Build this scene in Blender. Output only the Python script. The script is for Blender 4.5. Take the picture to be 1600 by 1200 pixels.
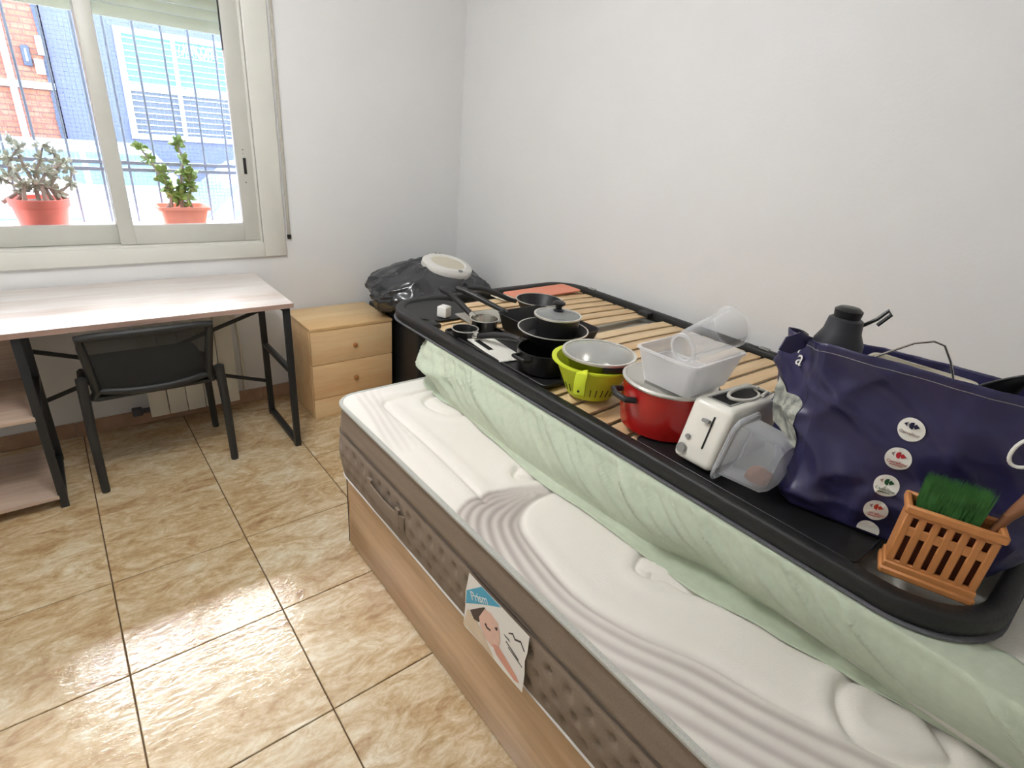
import bpy, bmesh, math, random
from mathutils import Vector, Matrix, noise
random.seed(7)
for o in list(bpy.data.objects): bpy.data.objects.remove(o)
S = bpy.context.scene
COL = S.collection
PI = math.pi

# ------------------------------------------------------------------ camera
def cam_axes(yaw, pitch, roll):
    fw = Vector((math.sin(yaw)*math.cos(pitch), math.cos(yaw)*math.cos(pitch), -math.sin(pitch)))
    rt = Vector((math.cos(yaw), -math.sin(yaw), 0)); dn = fw.cross(rt)
    r2 = rt*math.cos(roll)+dn*math.sin(roll); d2 = -rt*math.sin(roll)+dn*math.cos(roll)
    return r2, d2, fw
r2, d2, fw = cam_axes(0.713733, 0.423076, -0.0927115)
cd = bpy.data.cameras.new('camera'); cam = bpy.data.objects.new('camera', cd); COL.objects.link(cam)
cd.sensor_fit = 'HORIZONTAL'; cd.sensor_width = 36; cd.lens = 855.874/1600*36
cd.clip_start = .02; cd.clip_end = 200
M = Matrix.Identity(4)
for i in range(3):
    M[i][0] = r2[i]; M[i][1] = -d2[i]; M[i][2] = -fw[i]
M[2][3] = 1.55
cam.matrix_world = M
S.camera = cam

# ------------------------------------------------------------------ light
W = bpy.data.worlds.new('World'); S.world = W; W.use_nodes = True
wn = W.node_tree; bg = wn.nodes['Background']
sky = wn.nodes.new('ShaderNodeTexSky'); sky.sky_type = 'NISHITA'; sky.sun_disc = False
sky.sun_elevation = math.radians(50); sky.sun_rotation = math.radians(15); sky.air_density = .7; sky.dust_density = 1.6; sky.ozone_density = 1.0
wn.links.new(sky.outputs[0], bg.inputs[0]); bg.inputs[1].default_value = 2.2
S.view_settings.view_transform = 'Standard'; S.view_settings.look = 'None'
S.view_settings.gamma = 1; S.view_settings.exposure = 1.0
S.view_settings.use_curve_mapping = False
FILL_LAMP = 23.0  # strength of the added fill globe

# ------------------------------------------------------------------ materials
def lin(c):
    return tuple(((x/255)/12.92 if x/255 <= .04045 else (((x/255)+.055)/1.055)**2.4) for x in c)
def nt(m): return m.node_tree.nodes, m.node_tree.links
def pm(name, col, rough=.5, metal=0., var=.08, scale=12., bump=0., bscale=150., coat=0., sheen=0., stretch=None, spec=.5):
    """principled material: base colour with a little procedural variation and fine relief (sRGB 0-255 colour)"""
    m = bpy.data.materials.new(name); m.use_nodes = True; N, L = nt(m); b = N['Principled BSDF']
    c = lin(col)
    tc = N.new('ShaderNodeTexCoord'); src = tc.outputs['Object']
    if stretch:
        mp = N.new('ShaderNodeMapping'); mp.inputs['Scale'].default_value = stretch
        L.new(src, mp.inputs[0]); src = mp.outputs[0]
    n = N.new('ShaderNodeTexNoise'); n.inputs['Scale'].default_value = scale; n.inputs['Detail'].default_value = 4
    L.new(src, n.inputs['Vector'])
    r = N.new('ShaderNodeValToRGB'); r.color_ramp.elements[0].position = .3; r.color_ramp.elements[1].position = .7
    r.color_ramp.elements[0].color = tuple(x*(1-var) for x in c)+(1,)
    r.color_ramp.elements[1].color = tuple(min(1, x*(1+var)) for x in c)+(1,)
    L.new(n.outputs[0], r.inputs[0]); L.new(r.outputs[0], b.inputs['Base Color'])
    b.inputs['Roughness'].default_value = rough; b.inputs['Metallic'].default_value = metal
    b.inputs['Coat Weight'].default_value = coat; b.inputs['Sheen Weight'].default_value = sheen
    b.inputs['Specular IOR Level'].default_value = spec
    if bump:
        n2 = N.new('ShaderNodeTexNoise'); n2.inputs['Scale'].default_value = bscale; n2.inputs['Detail'].default_value = 3
        L.new(src, n2.inputs['Vector'])
        bp = N.new('ShaderNodeBump'); bp.inputs['Strength'].default_value = bump; bp.inputs['Distance'].default_value = .01
        L.new(n2.outputs[0], bp.inputs['Height']); L.new(bp.outputs[0], b.inputs['Normal'])
    return m
def clear(name, col, alpha, rough=.15, var=.05):
    """thin clear or frosted plastic: partly see-through"""
    m = pm(name, col, rough, var=var); N, L = nt(m); b = N['Principled BSDF']; out = N['Material Output']
    t = N.new('ShaderNodeBsdfTransparent'); mx = N.new('ShaderNodeMixShader')
    fr = N.new('ShaderNodeLayerWeight'); fr.inputs[0].default_value = .25
    ma = N.new('ShaderNodeMath'); ma.operation = 'MULTIPLY_ADD'; ma.inputs[1].default_value = .6; ma.inputs[2].default_value = alpha
    ma.use_clamp = True
    L.new(fr.outputs['Facing'], ma.inputs[0]); L.new(ma.outputs[0], mx.inputs[0])
    L.new(t.outputs[0], mx.inputs[1]); L.new(b.outputs[0], mx.inputs[2]); L.new(mx.outputs[0], out.inputs[0])
    return m
def glass_pane(name):
    m = bpy.data.materials.new(name); m.use_nodes = True; N, L = nt(m); out = N['Material Output']
    N.remove(N['Principled BSDF'])
    t = N.new('ShaderNodeBsdfTransparent'); t.inputs[0].default_value = (.96, .98, .97, 1)
    g = N.new('ShaderNodeBsdfGlossy'); g.inputs['Roughness'].default_value = .02
    f = N.new('ShaderNodeFresnel'); f.inputs[0].default_value = 1.45; mx = N.new('ShaderNodeMixShader')
    L.new(f.outputs[0], mx.inputs[0]); L.new(t.outputs[0], mx.inputs[1]); L.new(g.outputs[0], mx.inputs[2]); L.new(mx.outputs[0], out.inputs[0])
    return m
def wood(name, c1, c2, axis, scale=6., rough=.45, along=.12, dist=2.5):
    """wood grain running along one axis"""
    m = bpy.data.materials.new(name); m.use_nodes = True; N, L = nt(m); b = N['Principled BSDF']
    tc = N.new('ShaderNodeTexCoord'); mp = N.new('ShaderNodeMapping')
    oi = N.new('ShaderNodeObjectInfo'); ad = N.new('ShaderNodeVectorMath'); ad.operation = 'ADD'
    ml = N.new('ShaderNodeMath'); ml.operation = 'MULTIPLY'; ml.inputs[1].default_value = 13.7
    L.new(oi.outputs['Random'], ml.inputs[0]); L.new(ml.outputs[0], ad.inputs[1]); L.new(tc.outputs['Object'], ad.inputs[0])
    s = [1., 1., 1.]; s[axis] = along; mp.inputs['Scale'].default_value = s
    L.new(ad.outputs[0], mp.inputs[0])
    n = N.new('ShaderNodeTexNoise'); n.inputs['Scale'].default_value = scale; n.inputs['Detail'].default_value = 6
    n.inputs['Distortion'].default_value = dist*.2; L.new(mp.outputs[0], n.inputs['Vector'])
    n2 = N.new('ShaderNodeTexNoise'); n2.inputs['Scale'].default_value = scale*9; n2.inputs['Detail'].default_value = 4
    L.new(mp.outputs[0], n2.inputs['Vector'])
    mx = N.new('ShaderNodeMix'); mx.data_type = 'FLOAT'; mx.inputs[0].default_value = .3
    L.new(n.outputs[0], mx.inputs[2]); L.new(n2.outputs[0], mx.inputs[3])
    r = N.new('ShaderNodeValToRGB'); r.color_ramp.elements[0].position = .36; r.color_ramp.elements[1].position = .62
    r.color_ramp.elements[0].color = lin(c1)+(1,); r.color_ramp.elements[1].color = lin(c2)+(1,)
    L.new(mx.outputs[0], r.inputs[0]); L.new(r.outputs[0], b.inputs['Base Color']); b.inputs['Roughness'].default_value = rough
    return m
def tile_material():
    m = bpy.data.materials.new('travertine_tile'); m.use_nodes = True; N, L = nt(m); b = N['Principled BSDF']
    tc = N.new('ShaderNodeTexCoord'); oi = N.new('ShaderNodeObjectInfo')
    ml = N.new('ShaderNodeMath'); ml.operation = 'MULTIPLY'; ml.inputs[1].default_value = 31.3
    ad = N.new('ShaderNodeVectorMath'); ad.operation = 'ADD'
    L.new(oi.outputs['Random'], ml.inputs[0]); L.new(tc.outputs['Object'], ad.inputs[0]); L.new(ml.outputs[0], ad.inputs[1])
    mp = N.new('ShaderNodeMapping'); mp.inputs['Scale'].default_value = (1., 2.0, 1); mp.inputs['Rotation'].default_value = (0, 0, .12)
    L.new(ad.outputs[0], mp.inputs[0])
    def noi(sc, det, di, ro=.6):
        n = N.new('ShaderNodeTexNoise'); n.inputs['Scale'].default_value = sc; n.inputs['Detail'].default_value = det
        n.inputs['Distortion'].default_value = di; n.inputs['Roughness'].default_value = ro
        L.new(mp.outputs[0], n.inputs['Vector']); return n
    a = noi(6.5, 9, 1.6, .70); c = noi(38, 5, .8); d = noi(2.2, 3, .5)
    r = N.new('ShaderNodeValToRGB'); e = r.color_ramp.elements
    e[0].position = .34; e[0].color = lin((150, 110, 70))+(1,); e[1].position = .68; e[1].color = lin((244, 238, 220))+(1,)
    x = e.new(.43); x.color = lin((188, 154, 108))+(1,); x = e.new(.51); x.color = lin((212, 186, 144))+(1,)
    x = e.new(.58); x.color = lin((230, 214, 182))+(1,)
    mx = N.new('ShaderNodeMix'); mx.data_type = 'FLOAT'; mx.inputs[0].default_value = .28
    L.new(a.outputs[0], mx.inputs[2]); L.new(c.outputs[0], mx.inputs[3])
    mx2 = N.new('ShaderNodeMix'); mx2.data_type = 'FLOAT'; mx2.inputs[0].default_value = .25
    L.new(mx.outputs[0], mx2.inputs[2]); L.new(d.outputs[0], mx2.inputs[3])
    L.new(mx2.outputs[0], r.inputs[0]); L.new(r.outputs[0], b.inputs['Base Color'])
    b.inputs['Roughness'].default_value = .5; b.inputs['Coat Weight'].default_value = 1.0; b.inputs['Coat IOR'].default_value = 1.9; b.inputs['Coat Roughness'].default_value = .10
    n2 = noi(34, 4, .6); bp = N.new('ShaderNodeBump'); bp.inputs['Strength'].default_value = .16; bp.inputs['Distance'].default_value = .006
    L.new(n2.outputs[0], bp.inputs['Height']); L.new(bp.outputs[0], b.inputs['Normal']); L.new(bp.outputs[0], b.inputs['Coat Normal'])
    return m
def brick_material():
    m = bpy.data.materials.new('brickwork'); m.use_nodes = True; N, L = nt(m); b = N['Principled BSDF']
    tc = N.new('ShaderNodeTexCoord'); mp = N.new('ShaderNodeMapping'); mp.inputs['Rotation'].default_value = (PI/2, 0, 0)
    L.new(tc.outputs['Object'], mp.inputs[0])
    k = N.new('ShaderNodeTexBrick'); k.inputs['Scale'].default_value = 1.0
    k.inputs['Brick Width'].default_value = .26; k.inputs['Row Height'].default_value = .085; k.inputs['Mortar Size'].default_value = .012
    k.inputs['Color1'].default_value = lin((190, 104, 70))+(1,); k.inputs['Color2'].default_value = lin((202, 120, 86))+(1,)
    k.inputs['Mortar'].default_value = lin((150, 92, 70))+(1,)
    L.new(mp.outputs[0], k.inputs[0]); L.new(k.outputs[0], b.inputs['Base Color']); b.inputs['Roughness'].default_value = .9
    return m
def attr_material(name, attr, c0, c1, rough=.85, bump=.25, bscale=500):
    m = pm(name, c0, rough, var=.02, bump=bump, bscale=bscale, spec=.2); N, L = nt(m); b = N['Principled BSDF']
    a = N.new('ShaderNodeAttribute'); a.attribute_name = attr
    r = N.new('ShaderNodeMix'); r.data_type = 'RGBA'
    L.new(a.outputs['Fac'], r.inputs[0]); r.inputs[6].default_value = lin(c0)+(1,); r.inputs[7].default_value = lin(c1)+(1,)
    L.new(r.outputs[2], b.inputs['Base Color']); return m
def emis(name, col, strength):
    m = bpy.data.materials.new(name); m.use_nodes = True; b = m.node_tree.nodes['Principled BSDF']
    b.inputs['Base Color'].default_value = (.9, .9, .9, 1); b.inputs['Emission Color'].default_value = col+(1,); b.inputs['Emission Strength'].default_value = strength
    return m

MT = dict(
    wall=pm('wall_paint', (240, 240, 239), .9, var=.012, scale=3, bump=.06, bscale=90, spec=.2),
    ceil=pm('ceiling_paint', (246, 246, 245), .9, var=.01, spec=.2),
    tile=tile_material(), grout=pm('grout', (96, 74, 54), .9, var=.15, scale=60),
    skirt=pm('skirting_tile', (178, 146, 120), .45, var=.14, scale=14),
    alu=pm('white_aluminium', (228, 227, 218), .38, var=.015), alu_in=pm('sash_aluminium', (206, 205, 196), .36, var=.02),
    shutter=pm('shutter_pvc', (214, 214, 190), .5, var=.02), rubber=pm('black_rubber', (26, 26, 26), .6, var=.1),
    strap=pm('strap_webbing', (196, 192, 180), .8, var=.08, scale=80), glass=glass_pane('window_glass'),
    iron=pm('grille_iron', (122, 128, 142), .55, var=.06), wire=pm('mesh_wire', (150, 154, 160), .5, var=.05),
    sill=pm('sill_stone', (236, 234, 228), .7, var=.05),
    terra=pm('terracotta_pot', (240, 128, 112), .75, var=.06, scale=20), terra2=pm('terracotta_pot_pale', (244, 152, 130), .75, var=.06, scale=20),
    soil=pm('soil', (70, 52, 40), .95, var=.3, scale=80), bark=pm('succulent_bark', (150, 132, 118), .8, var=.15, scale=40),
    leaf=pm('jade_leaf', (120, 142, 62), .4, var=.25, scale=25), leaf2=pm('jade_leaf_dry', (168, 168, 148), .5, var=.2, scale=25),
    desk=wood('desk_laminate', (222, 206, 194), (250, 245, 240), 0, 9., .32, .08), deskedge=wood('desk_edge', (150, 122, 110), (186, 158, 144), 0, 9., .5, .08),
    dmetal=pm('desk_black_metal', (34, 36, 38), .45, var=.08), shelf=wood('shelf_laminate', (168, 142, 126), (206, 184, 164), 0, 9., .45, .08),
    chair=pm('chair_black_plastic', (40, 41, 41), .5, var=.06), cushion=pm('chair_black_fabric', (22, 24, 24), .9, var=.1, scale=60, bump=.3, bscale=700),
    mesh=clear('chair_mesh_fabric', (52, 54, 54), .52, .8), rad=pm('radiator_enamel', (232, 228, 214), .3, var=.01),
    pine=wood('pine', (238, 190, 134), (250, 218, 168), 0, 7., .42, .1), pine_t=wood('pine_top', (232, 192, 136), (246, 216, 166), 0, 7., .38, .1), knot=pm('pine_knob', (184, 122, 66), .4, var=.15, scale=60),
    blackbox=pm('black_box_plastic', (32, 33, 34), .4, var=.08), bagp=pm('bin_bag_film', (44, 46, 52), .2, var=.1, scale=10, bump=.35, bscale=9, spec=1.),
    whitep=pm('white_plastic', (240, 238, 232), .32, var=.01), beigep=pm('beige_plastic', (218, 210, 190), .4, var=.03), greyp=pm('grey_plastic', (150, 150, 146), .45, var=.05),
    bedwood=wood('bed_oak_laminate', (176, 138, 96), (216, 184, 146), 1, 5., .42, .09), bedtrim=pm('bed_edge_trim', (226, 224, 220), .5, var=.02),
    matside=pm('mattress_taupe_fabric', (146, 130, 114), .9, var=.06, scale=220, bump=.25, bscale=600, spec=.2),
    mattop=attr_material('mattress_top_fabric', 'stripe', (240, 235, 226), (150, 137, 131)),
    seam=pm('seam_thread', (96, 84, 74), .9, var=.1),
    piping=pm('mattress_piping', (188, 188, 180), .8, var=.1, scale=300, stretch=(1, 1, 1)),
    thin=pm('thin_mattress_fabric', (226, 224, 214), .9, var=.03, scale=30, bump=.2, bscale=200, spec=.2),
    sheet=pm('green_cotton', (201, 211, 188), .9, var=.04, scale=60, bump=.25, bscale=900, spec=.15, sheen=.15),
    jug=pm('dark_jug_plastic', (50, 52, 58), .45, var=.1),
    frame=pm('black_frame_metal', (30, 31, 31), .5, var=.12, scale=60, bump=.12, bscale=120),
    felt=pm('grey_felt', (104, 104, 108), .9, var=.15, scale=90),
    slat=wood('birch_slat', (214, 178, 130), (236, 208, 166), 0, 8., .45, .1),
    pan=pm('black_nonstick', (26, 26, 27), .45, var=.1, scale=50), pansh=pm('black_enamel', (30, 30, 31), .28, var=.1), bake=pm('bakelite', (30, 30, 31), .4, var=.1),
    steel=pm('stainless_steel', (205, 203, 196), .22, metal=1, var=.04), rim=pm('steel_rim', (222, 220, 214), .28, metal=.7, var=.02),
    lidglass=clear('lid_glass', (206, 208, 206), .22, .08), greymat=pm('grey_mat_plastic', (176, 172, 160), .4, var=.06, scale=12), lime=pm('lime_plastic', (212, 226, 52), .4, var=.03), red=pm('red_enamel', (178, 28, 26), .22, var=.06, coat=.4),
    frost=clear('frosted_plastic', (248, 249, 252), .30, .35), clearp=clear('clear_plastic', (236, 238, 240), .13, .1), smoke=clear('grey_clear_plastic', (222, 224, 228), .24, .1),
    dark=pm('dark_slot', (14, 14, 14), .7, var=.1), whitem=pm('toaster_white', (236, 233, 222), .3, var=.01), amber=pm('brown_reflection', (128, 74, 32), .6, var=.25, scale=40),
    navy=pm('navy_bag_film', (44, 42, 82), .36, var=.06, scale=8, bump=.25, bscale=14, spec=.6), print_w=pm('print_white', (242, 240, 230), .5, var=.01),
    p_navy=pm('print_navy', (24, 24, 60), .5, var=.02), p_red=pm('print_red', (190, 30, 40), .5, var=.02), p_green=pm('print_green', (22, 84, 50), .5, var=.02), p_orange=pm('print_orange_red', (206, 62, 36), .5, var=.02), p_grey=pm('print_grey', (150, 120, 116), .5, var=.02),
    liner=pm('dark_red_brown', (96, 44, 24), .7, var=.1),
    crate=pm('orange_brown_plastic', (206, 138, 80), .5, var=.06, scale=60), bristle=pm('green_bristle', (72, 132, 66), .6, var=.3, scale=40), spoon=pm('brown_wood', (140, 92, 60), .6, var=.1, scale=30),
    orange=pm('salmon_plastic', (238, 148, 118), .5, var=.02), board=pm('white_board', (226, 224, 214), .4, var=.03), foil=None,
    l_white=pm('label_white', (246, 244, 238), .6, var=.01), l_blue=pm('label_blue', (84, 178, 212), .6, var=.02), l_skin=pm('label_skin', (238, 200, 182), .6, var=.05, scale=30), l_hair=pm('label_hair', (74, 56, 48), .6, var=.1), l_cream=pm('label_cream', (226, 208, 182), .6, var=.05, scale=30), l_dark=pm('label_ink', (70, 66, 70), .6, var=.05), l_pink=pm('label_pink', (226, 164, 144), .6, var=.05),
    brick=brick_material(), render=pm('grey_blue_render', (116, 111, 126), .9, var=.04, scale=4), band=pm('cream_ledge', (226, 216, 196), .8, var=.03), asphalt=pm('asphalt', (170, 170, 174), .9, var=.1, scale=20), pave=pm('pavement', (206, 204, 200), .9, var=.06, scale=10),
    carw=pm('car_white_paint', (240, 241, 243), .25, var=.005, coat=.5), cargl=pm('car_dark_glass', (120, 138, 146), .12, var=.05), tyre=pm('tyre', (40, 40, 42), .8, var=.1), hub=pm('wheel_metal', (170, 172, 176), .4, metal=.6, var=.05), lampg=pm('headlamp', (190, 204, 222), .15, var=.05), cargrey=pm('car_grey_trim', (120, 124, 130), .5, var=.05),
    winframe=pm('street_window_frame', (214, 214, 210), .5, var=.01), teal=pm('teal_blind', (104, 158, 152), .5, var=.05, scale=3), blind=pm('lower_blind', (100, 95, 96), .6, var=.1, scale=2), boxd=pm('dark_fixture', (86, 84, 92), .6, var=.1), boxw=pm('light_fixture', (226, 226, 222), .6, var=.03), pipe=pm('downpipe', (208, 190, 186), .6, var=.05),
)
def foil_material():
    m = pm('silver_photo_print', (170, 172, 160), .45, var=.5, scale=34); N, L = nt(m)
    r = [n for n in N if n.type == 'VALTORGB'][0].color_ramp
    r.elements[0].color = lin((74, 84, 92))+(1,); r.elements[1].color = lin((206, 206, 192))+(1,)
    e = r.elements.new(.42); e.color = lin((132, 134, 126))+(1,); return m
MT['foil'] = foil_material()

# ------------------------------------------------------------------ geometry helpers
def T(x, y, z): return Matrix.Translation((x, y, z))
def RX(a): return Matrix.Rotation(a, 4, 'X')
def RY(a): return Matrix.Rotation(a, 4, 'Y')
def RZ(a): return Matrix.Rotation(a, 4, 'Z')
def nb(): return bmesh.new()
def obj(name, bm, mat, parent=None, smooth=40):
    me = bpy.data.meshes.new(name)
    if isinstance(bm, bmesh.types.BMesh):
        bm.normal_update(); bm.to_mesh(me); bm.free()
    else:
        me.from_pydata(bm[0], [], bm[1])
    me.materials.append(MT[mat] if isinstance(mat, str) else mat)
    if smooth:
        me.polygons.foreach_set('use_smooth', [True]*len(me.polygons))
        me.set_sharp_from_angle(angle=math.radians(smooth))
    o = bpy.data.objects.new(name, me); COL.objects.link(o)
    if parent is not None: o.parent = parent
    return o
def tag(o, label, cat, group=None):
    o['label'] = label; o['category'] = cat
    if group: o['group'] = group
    return o
def thing(name, label, cat, loc=(0, 0, 0), rz=0, group=None):
    o = bpy.data.objects.new(name, None); COL.objects.link(o); o.location = loc; o.rotation_euler = (0, 0, rz)
    o.empty_display_size = .05
    return tag(o, label, cat, group)
def struct(o): o['kind'] = 'structure'; return o
def box(bm, lo, hi, bev=0., seg=2, M=None):
    lo = Vector(lo); hi = Vector(hi)
    r = bmesh.ops.create_cube(bm, size=1.0)
    vs = r['verts']; c = (lo+hi)/2; s = hi-lo
    for v in vs: v.co = Vector((v.co.x*s.x+c.x, v.co.y*s.y+c.y, v.co.z*s.z+c.z))
    if bev > 0:
        es = list({e for v in vs for e in v.link_edges})
        rr = bmesh.ops.bevel(bm, geom=es, offset=min(bev, min(s)*.49), segments=seg, affect='EDGES', profile=.5)
        vs = list({v for f in rr['faces'] for v in f.verts} | {v for v in vs if v.is_valid})
    if M is not None:
        for v in vs: v.co = M @ v.co
    return vs
def tube(bm, pts, r, n=10, closed=False, cap=True, rs=None, flat=None, up=None):
    """sweep a round (or flat=(a,b) rounded rectangular) section along points"""
    pts = [Vector(p) for p in pts]; k = len(pts); rings = []
    prev = None
    for i, p in enumerate(pts):
        if closed: t = (pts[(i+1) % k]-pts[i-1])
        else: t = pts[min(i+1, k-1)]-pts[max(i-1, 0)]
        t.normalize()
        if up is not None: a = Vector(up)
        elif prev is None: a = Vector((0, 0, 1)) if abs(t.z) < .9 else Vector((1, 0, 0))
        else: a = prev
        a = (a-t*a.dot(t)).normalized(); b = t.cross(a); prev = a
        rr = rs[i] if rs else r; ring = []
        for j in range(n):
            q = 2*PI*j/n+PI/n
            ca, sa = math.cos(q), math.sin(q)
            if flat:
                e = .45; ca = math.copysign(abs(ca)**e, ca)*flat[0]; sa = math.copysign(abs(sa)**e, sa)*flat[1]; ring.append(bm.verts.new(p+a*ca+b*sa))
            else: ring.append(bm.verts.new(p+(a*ca+b*sa)*rr))
        rings.append(ring)
    m = k if closed else k-1
    for i in range(m):
        A = rings[i]; B = rings[(i+1) % k]
        for j in range(n): bm.faces.new((A[j], A[(j+1) % n], B[(j+1) % n], B[j]))
    if cap and not closed:
        bm.faces.new(list(reversed(rings[0]))); bm.faces.new(rings[-1])
    return rings
def lathe(bm, prof, n=40, M=None, sx=1., sy=1., closed=False):
    rings = []
    for (r, z) in prof:
        if r < 1e-6:
            v = Vector((0, 0, z)); rings.append([bm.verts.new(M @ v if M else v)])
        else:
            ring = []
            for j in range(n):
                q = 2*PI*j/n; v = Vector((r*math.cos(q)*sx, r*math.sin(q)*sy, z)); ring.append(bm.verts.new(M @ v if M else v))
            rings.append(ring)
    m = len(rings) if closed else len(rings)-1
    for i in range(m):
        A = rings[i]; B = rings[(i+1) % len(rings)]
        for j in range(n):
            k = (j+1) % n
            if len(A) == 1 and len(B) == 1: continue
            if len(A) == 1: bm.faces.new((A[0], B[k], B[j]))
            elif len(B) == 1: bm.faces.new((A[j], A[k], B[0]))
            else: bm.faces.new((A[j], A[k], B[k], B[j]))
def prism(bm, poly, d0, d1, M=None):
    """extrude a polygon of (x,y) from z=d0 to z=d1"""
    a = [Vector((x, y, d0)) for x, y in poly]; b = [Vector((x, y, d1)) for x, y in poly]
    if M is not None: a = [M @ v for v in a]; b = [M @ v for v in b]
    A = [bm.verts.new(v) for v in a]; B = [bm.verts.new(v) for v in b]; n = len(A)
    bm.faces.new(list(reversed(A))); bm.faces.new(B)
    for i in range(n): bm.faces.new((A[i], A[(i+1) % n], B[(i+1) % n], B[i]))
def gridsurf(nu, nv, f, closed_u=False):
    vs = [f(i/(nu if closed_u else nu-1), j/(nv-1)) for i in range(nu) for j in range(nv)]
    fs = []
    for i in range(nu if closed_u else nu-1):
        for j in range(nv-1):
            a = i*nv+j; b = ((i+1) % nu)*nv+j; fs.append((a, b, b+1, a+1))
    return [tuple(v) for v in vs], fs
def solidify(o, t):
    m = o.modifiers.new('thickness', 'SOLIDIFY'); m.thickness = t; m.offset = 0; return o
def rrect(x0, x1, y0, y1, r, n=6):
    p = []
    for cx, cy, a0 in ((x1-r, y0+r, -PI/2), (x1-r, y1-r, 0), (x0+r, y1-r, PI/2), (x0+r, y0+r, PI)):
        for i in range(n+1): a = a0+PI/2*i/n; p.append((cx+r*math.cos(a), cy+r*math.sin(a)))
    return p
def circ(cx, cy, r, n=24, sx=1, sy=1): return [(cx+r*sx*math.cos(2*PI*i/n), cy+r*sy*math.sin(2*PI*i/n)) for i in range(n)]
def text_bm(s, size, M, depth=.0006, shear=0.):
    c = bpy.data.curves.new('t', 'FONT'); c.body = s; c.size = size; c.extrude = depth; c.align_x = 'CENTER'; c.align_y = 'CENTER'; c.shear = shear; c.resolution_u = 3
    o = bpy.data.objects.new('t', c); COL.objects.link(o); bpy.context.view_layer.update()
    me = bpy.data.meshes.new_from_object(o.evaluated_get(bpy.context.evaluated_depsgraph_get()))
    bm = nb(); bm.from_mesh(me); bpy.data.objects.remove(o); bpy.data.curves.remove(c); bpy.data.meshes.remove(me)
    for v in bm.verts: v.co = M @ v.co
    return bm
def fbm(x, y, z, o=4): return noise.fractal(Vector((x, y, z)), 1.0, 2.0, o)

# ------------------------------------------------------------------ room shell
YB, XR, XL, YF, ZC = 3.154, 2.12, -1.42, -1.6, 2.55
WX0, WX1, WZ0, WZ1 = -.45, .875, .915, 2.16
bm = nb(); box(bm, (XL, YF, -.12), (XR, YB, -.006)); floor = struct(obj('floor', bm, 'grout', smooth=0))
bm = nb(); ts = .4415; g = .0018; h = ts/2-g
vt = [bm.verts.new((sx*(h-.0015), sy*(h-.0015), 0)) for sx, sy in ((-1, -1), (1, -1), (1, 1), (-1, 1))]
vm = [bm.verts.new((sx*h, sy*h, -.0018)) for sx, sy in ((-1, -1), (1, -1), (1, 1), (-1, 1))]
vb = [bm.verts.new((sx*h, sy*h, -.008)) for sx, sy in ((-1, -1), (1, -1), (1, 1), (-1, 1))]
bm.faces.new(vt)
for i in range(4):
    j = (i+1) % 4; bm.faces.new((vm[i], vm[j], vt[j], vt[i])); bm.faces.new((vb[i], vb[j], vm[j], vm[i]))
first = None
for i in range(-5, 5):
    for j in range(-8, 6):
        x = .360+ts*(i+.5); y = 1.510+ts*(j+.5)
        if x-ts/2 > XR or x+ts/2 < XL or y-ts/2 > YB or y+ts/2 < YF: continue
        x0, x1, y0, y1 = max(x-h, XL), min(x+h, XR), max(y-h, YF), min(y+h, YB)
        if first is None: first = o = obj('tile', bm, 'tile', floor, smooth=0)
        else: o = first.copy(); COL.objects.link(o); o.parent = floor
        o.location = ((x0+x1)/2, (y0+y1)/2, random.uniform(-.0003, .0003)); o.scale = ((x1-x0)/(2*h), (y1-y0)/(2*h), 1)
bm = nb(); box(bm, (XL-.2, YF-.2, ZC), (XR+.2, YB+.25, ZC+.15)); struct(obj('ceiling', bm, 'ceil', smooth=0))
bm = nb(); box(bm, (XR, YF-.2, -.12), (XR+.15, YB+.25, ZC)); struct(obj('wall_right', bm, 'wall', smooth=0))
bm = nb(); box(bm, (XL-.15, YF-.2, -.12), (XL, YB+.25, ZC)); struct(obj('wall_left', bm, 'wall', smooth=0))
bm = nb(); box(bm, (XL, YF-.15, -.12), (XR, YF, ZC)); struct(obj('wall_front', bm, 'wall', smooth=0))
bm = nb()
box(bm, (XL, YB, -.12), (WX0, YB+.25, ZC)); box(bm, (WX1, YB, -.12), (XR, YB+.25, ZC))
box(bm, (WX0, YB, -.12), (WX1, YB+.25, WZ0)); box(bm, (WX0, YB, WZ1), (WX1, YB+.25, ZC))
struct(obj('wall_back', bm, 'wall', smooth=0))
bb = struct(bpy.data.objects.new('baseboard_back', None)); COL.objects.link(bb)
x = XL; first = None
while x < XR-.01:
    x1 = min(x+.44, XR-.001)
    bm = nb(); box(bm, (x+.001, YB-.012, .001), (x1-.001, YB-.0005, .078), .002, 1); obj('skirting_tile', bm, 'skirt', bb); x += .44
bb2 = struct(bpy.data.objects.new('baseboard_right', None)); COL.objects.link(bb2)
y = YF
while y < YB-.02:
    y1 = min(y+.44, YB-.014)
    bm = nb(); box(bm, (XR-.012, y+.001, .001), (XR-.0005, y1-.001, .078), .002, 1); obj('skirting_tile', bm, 'skirt', bb2); y += .44

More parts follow.
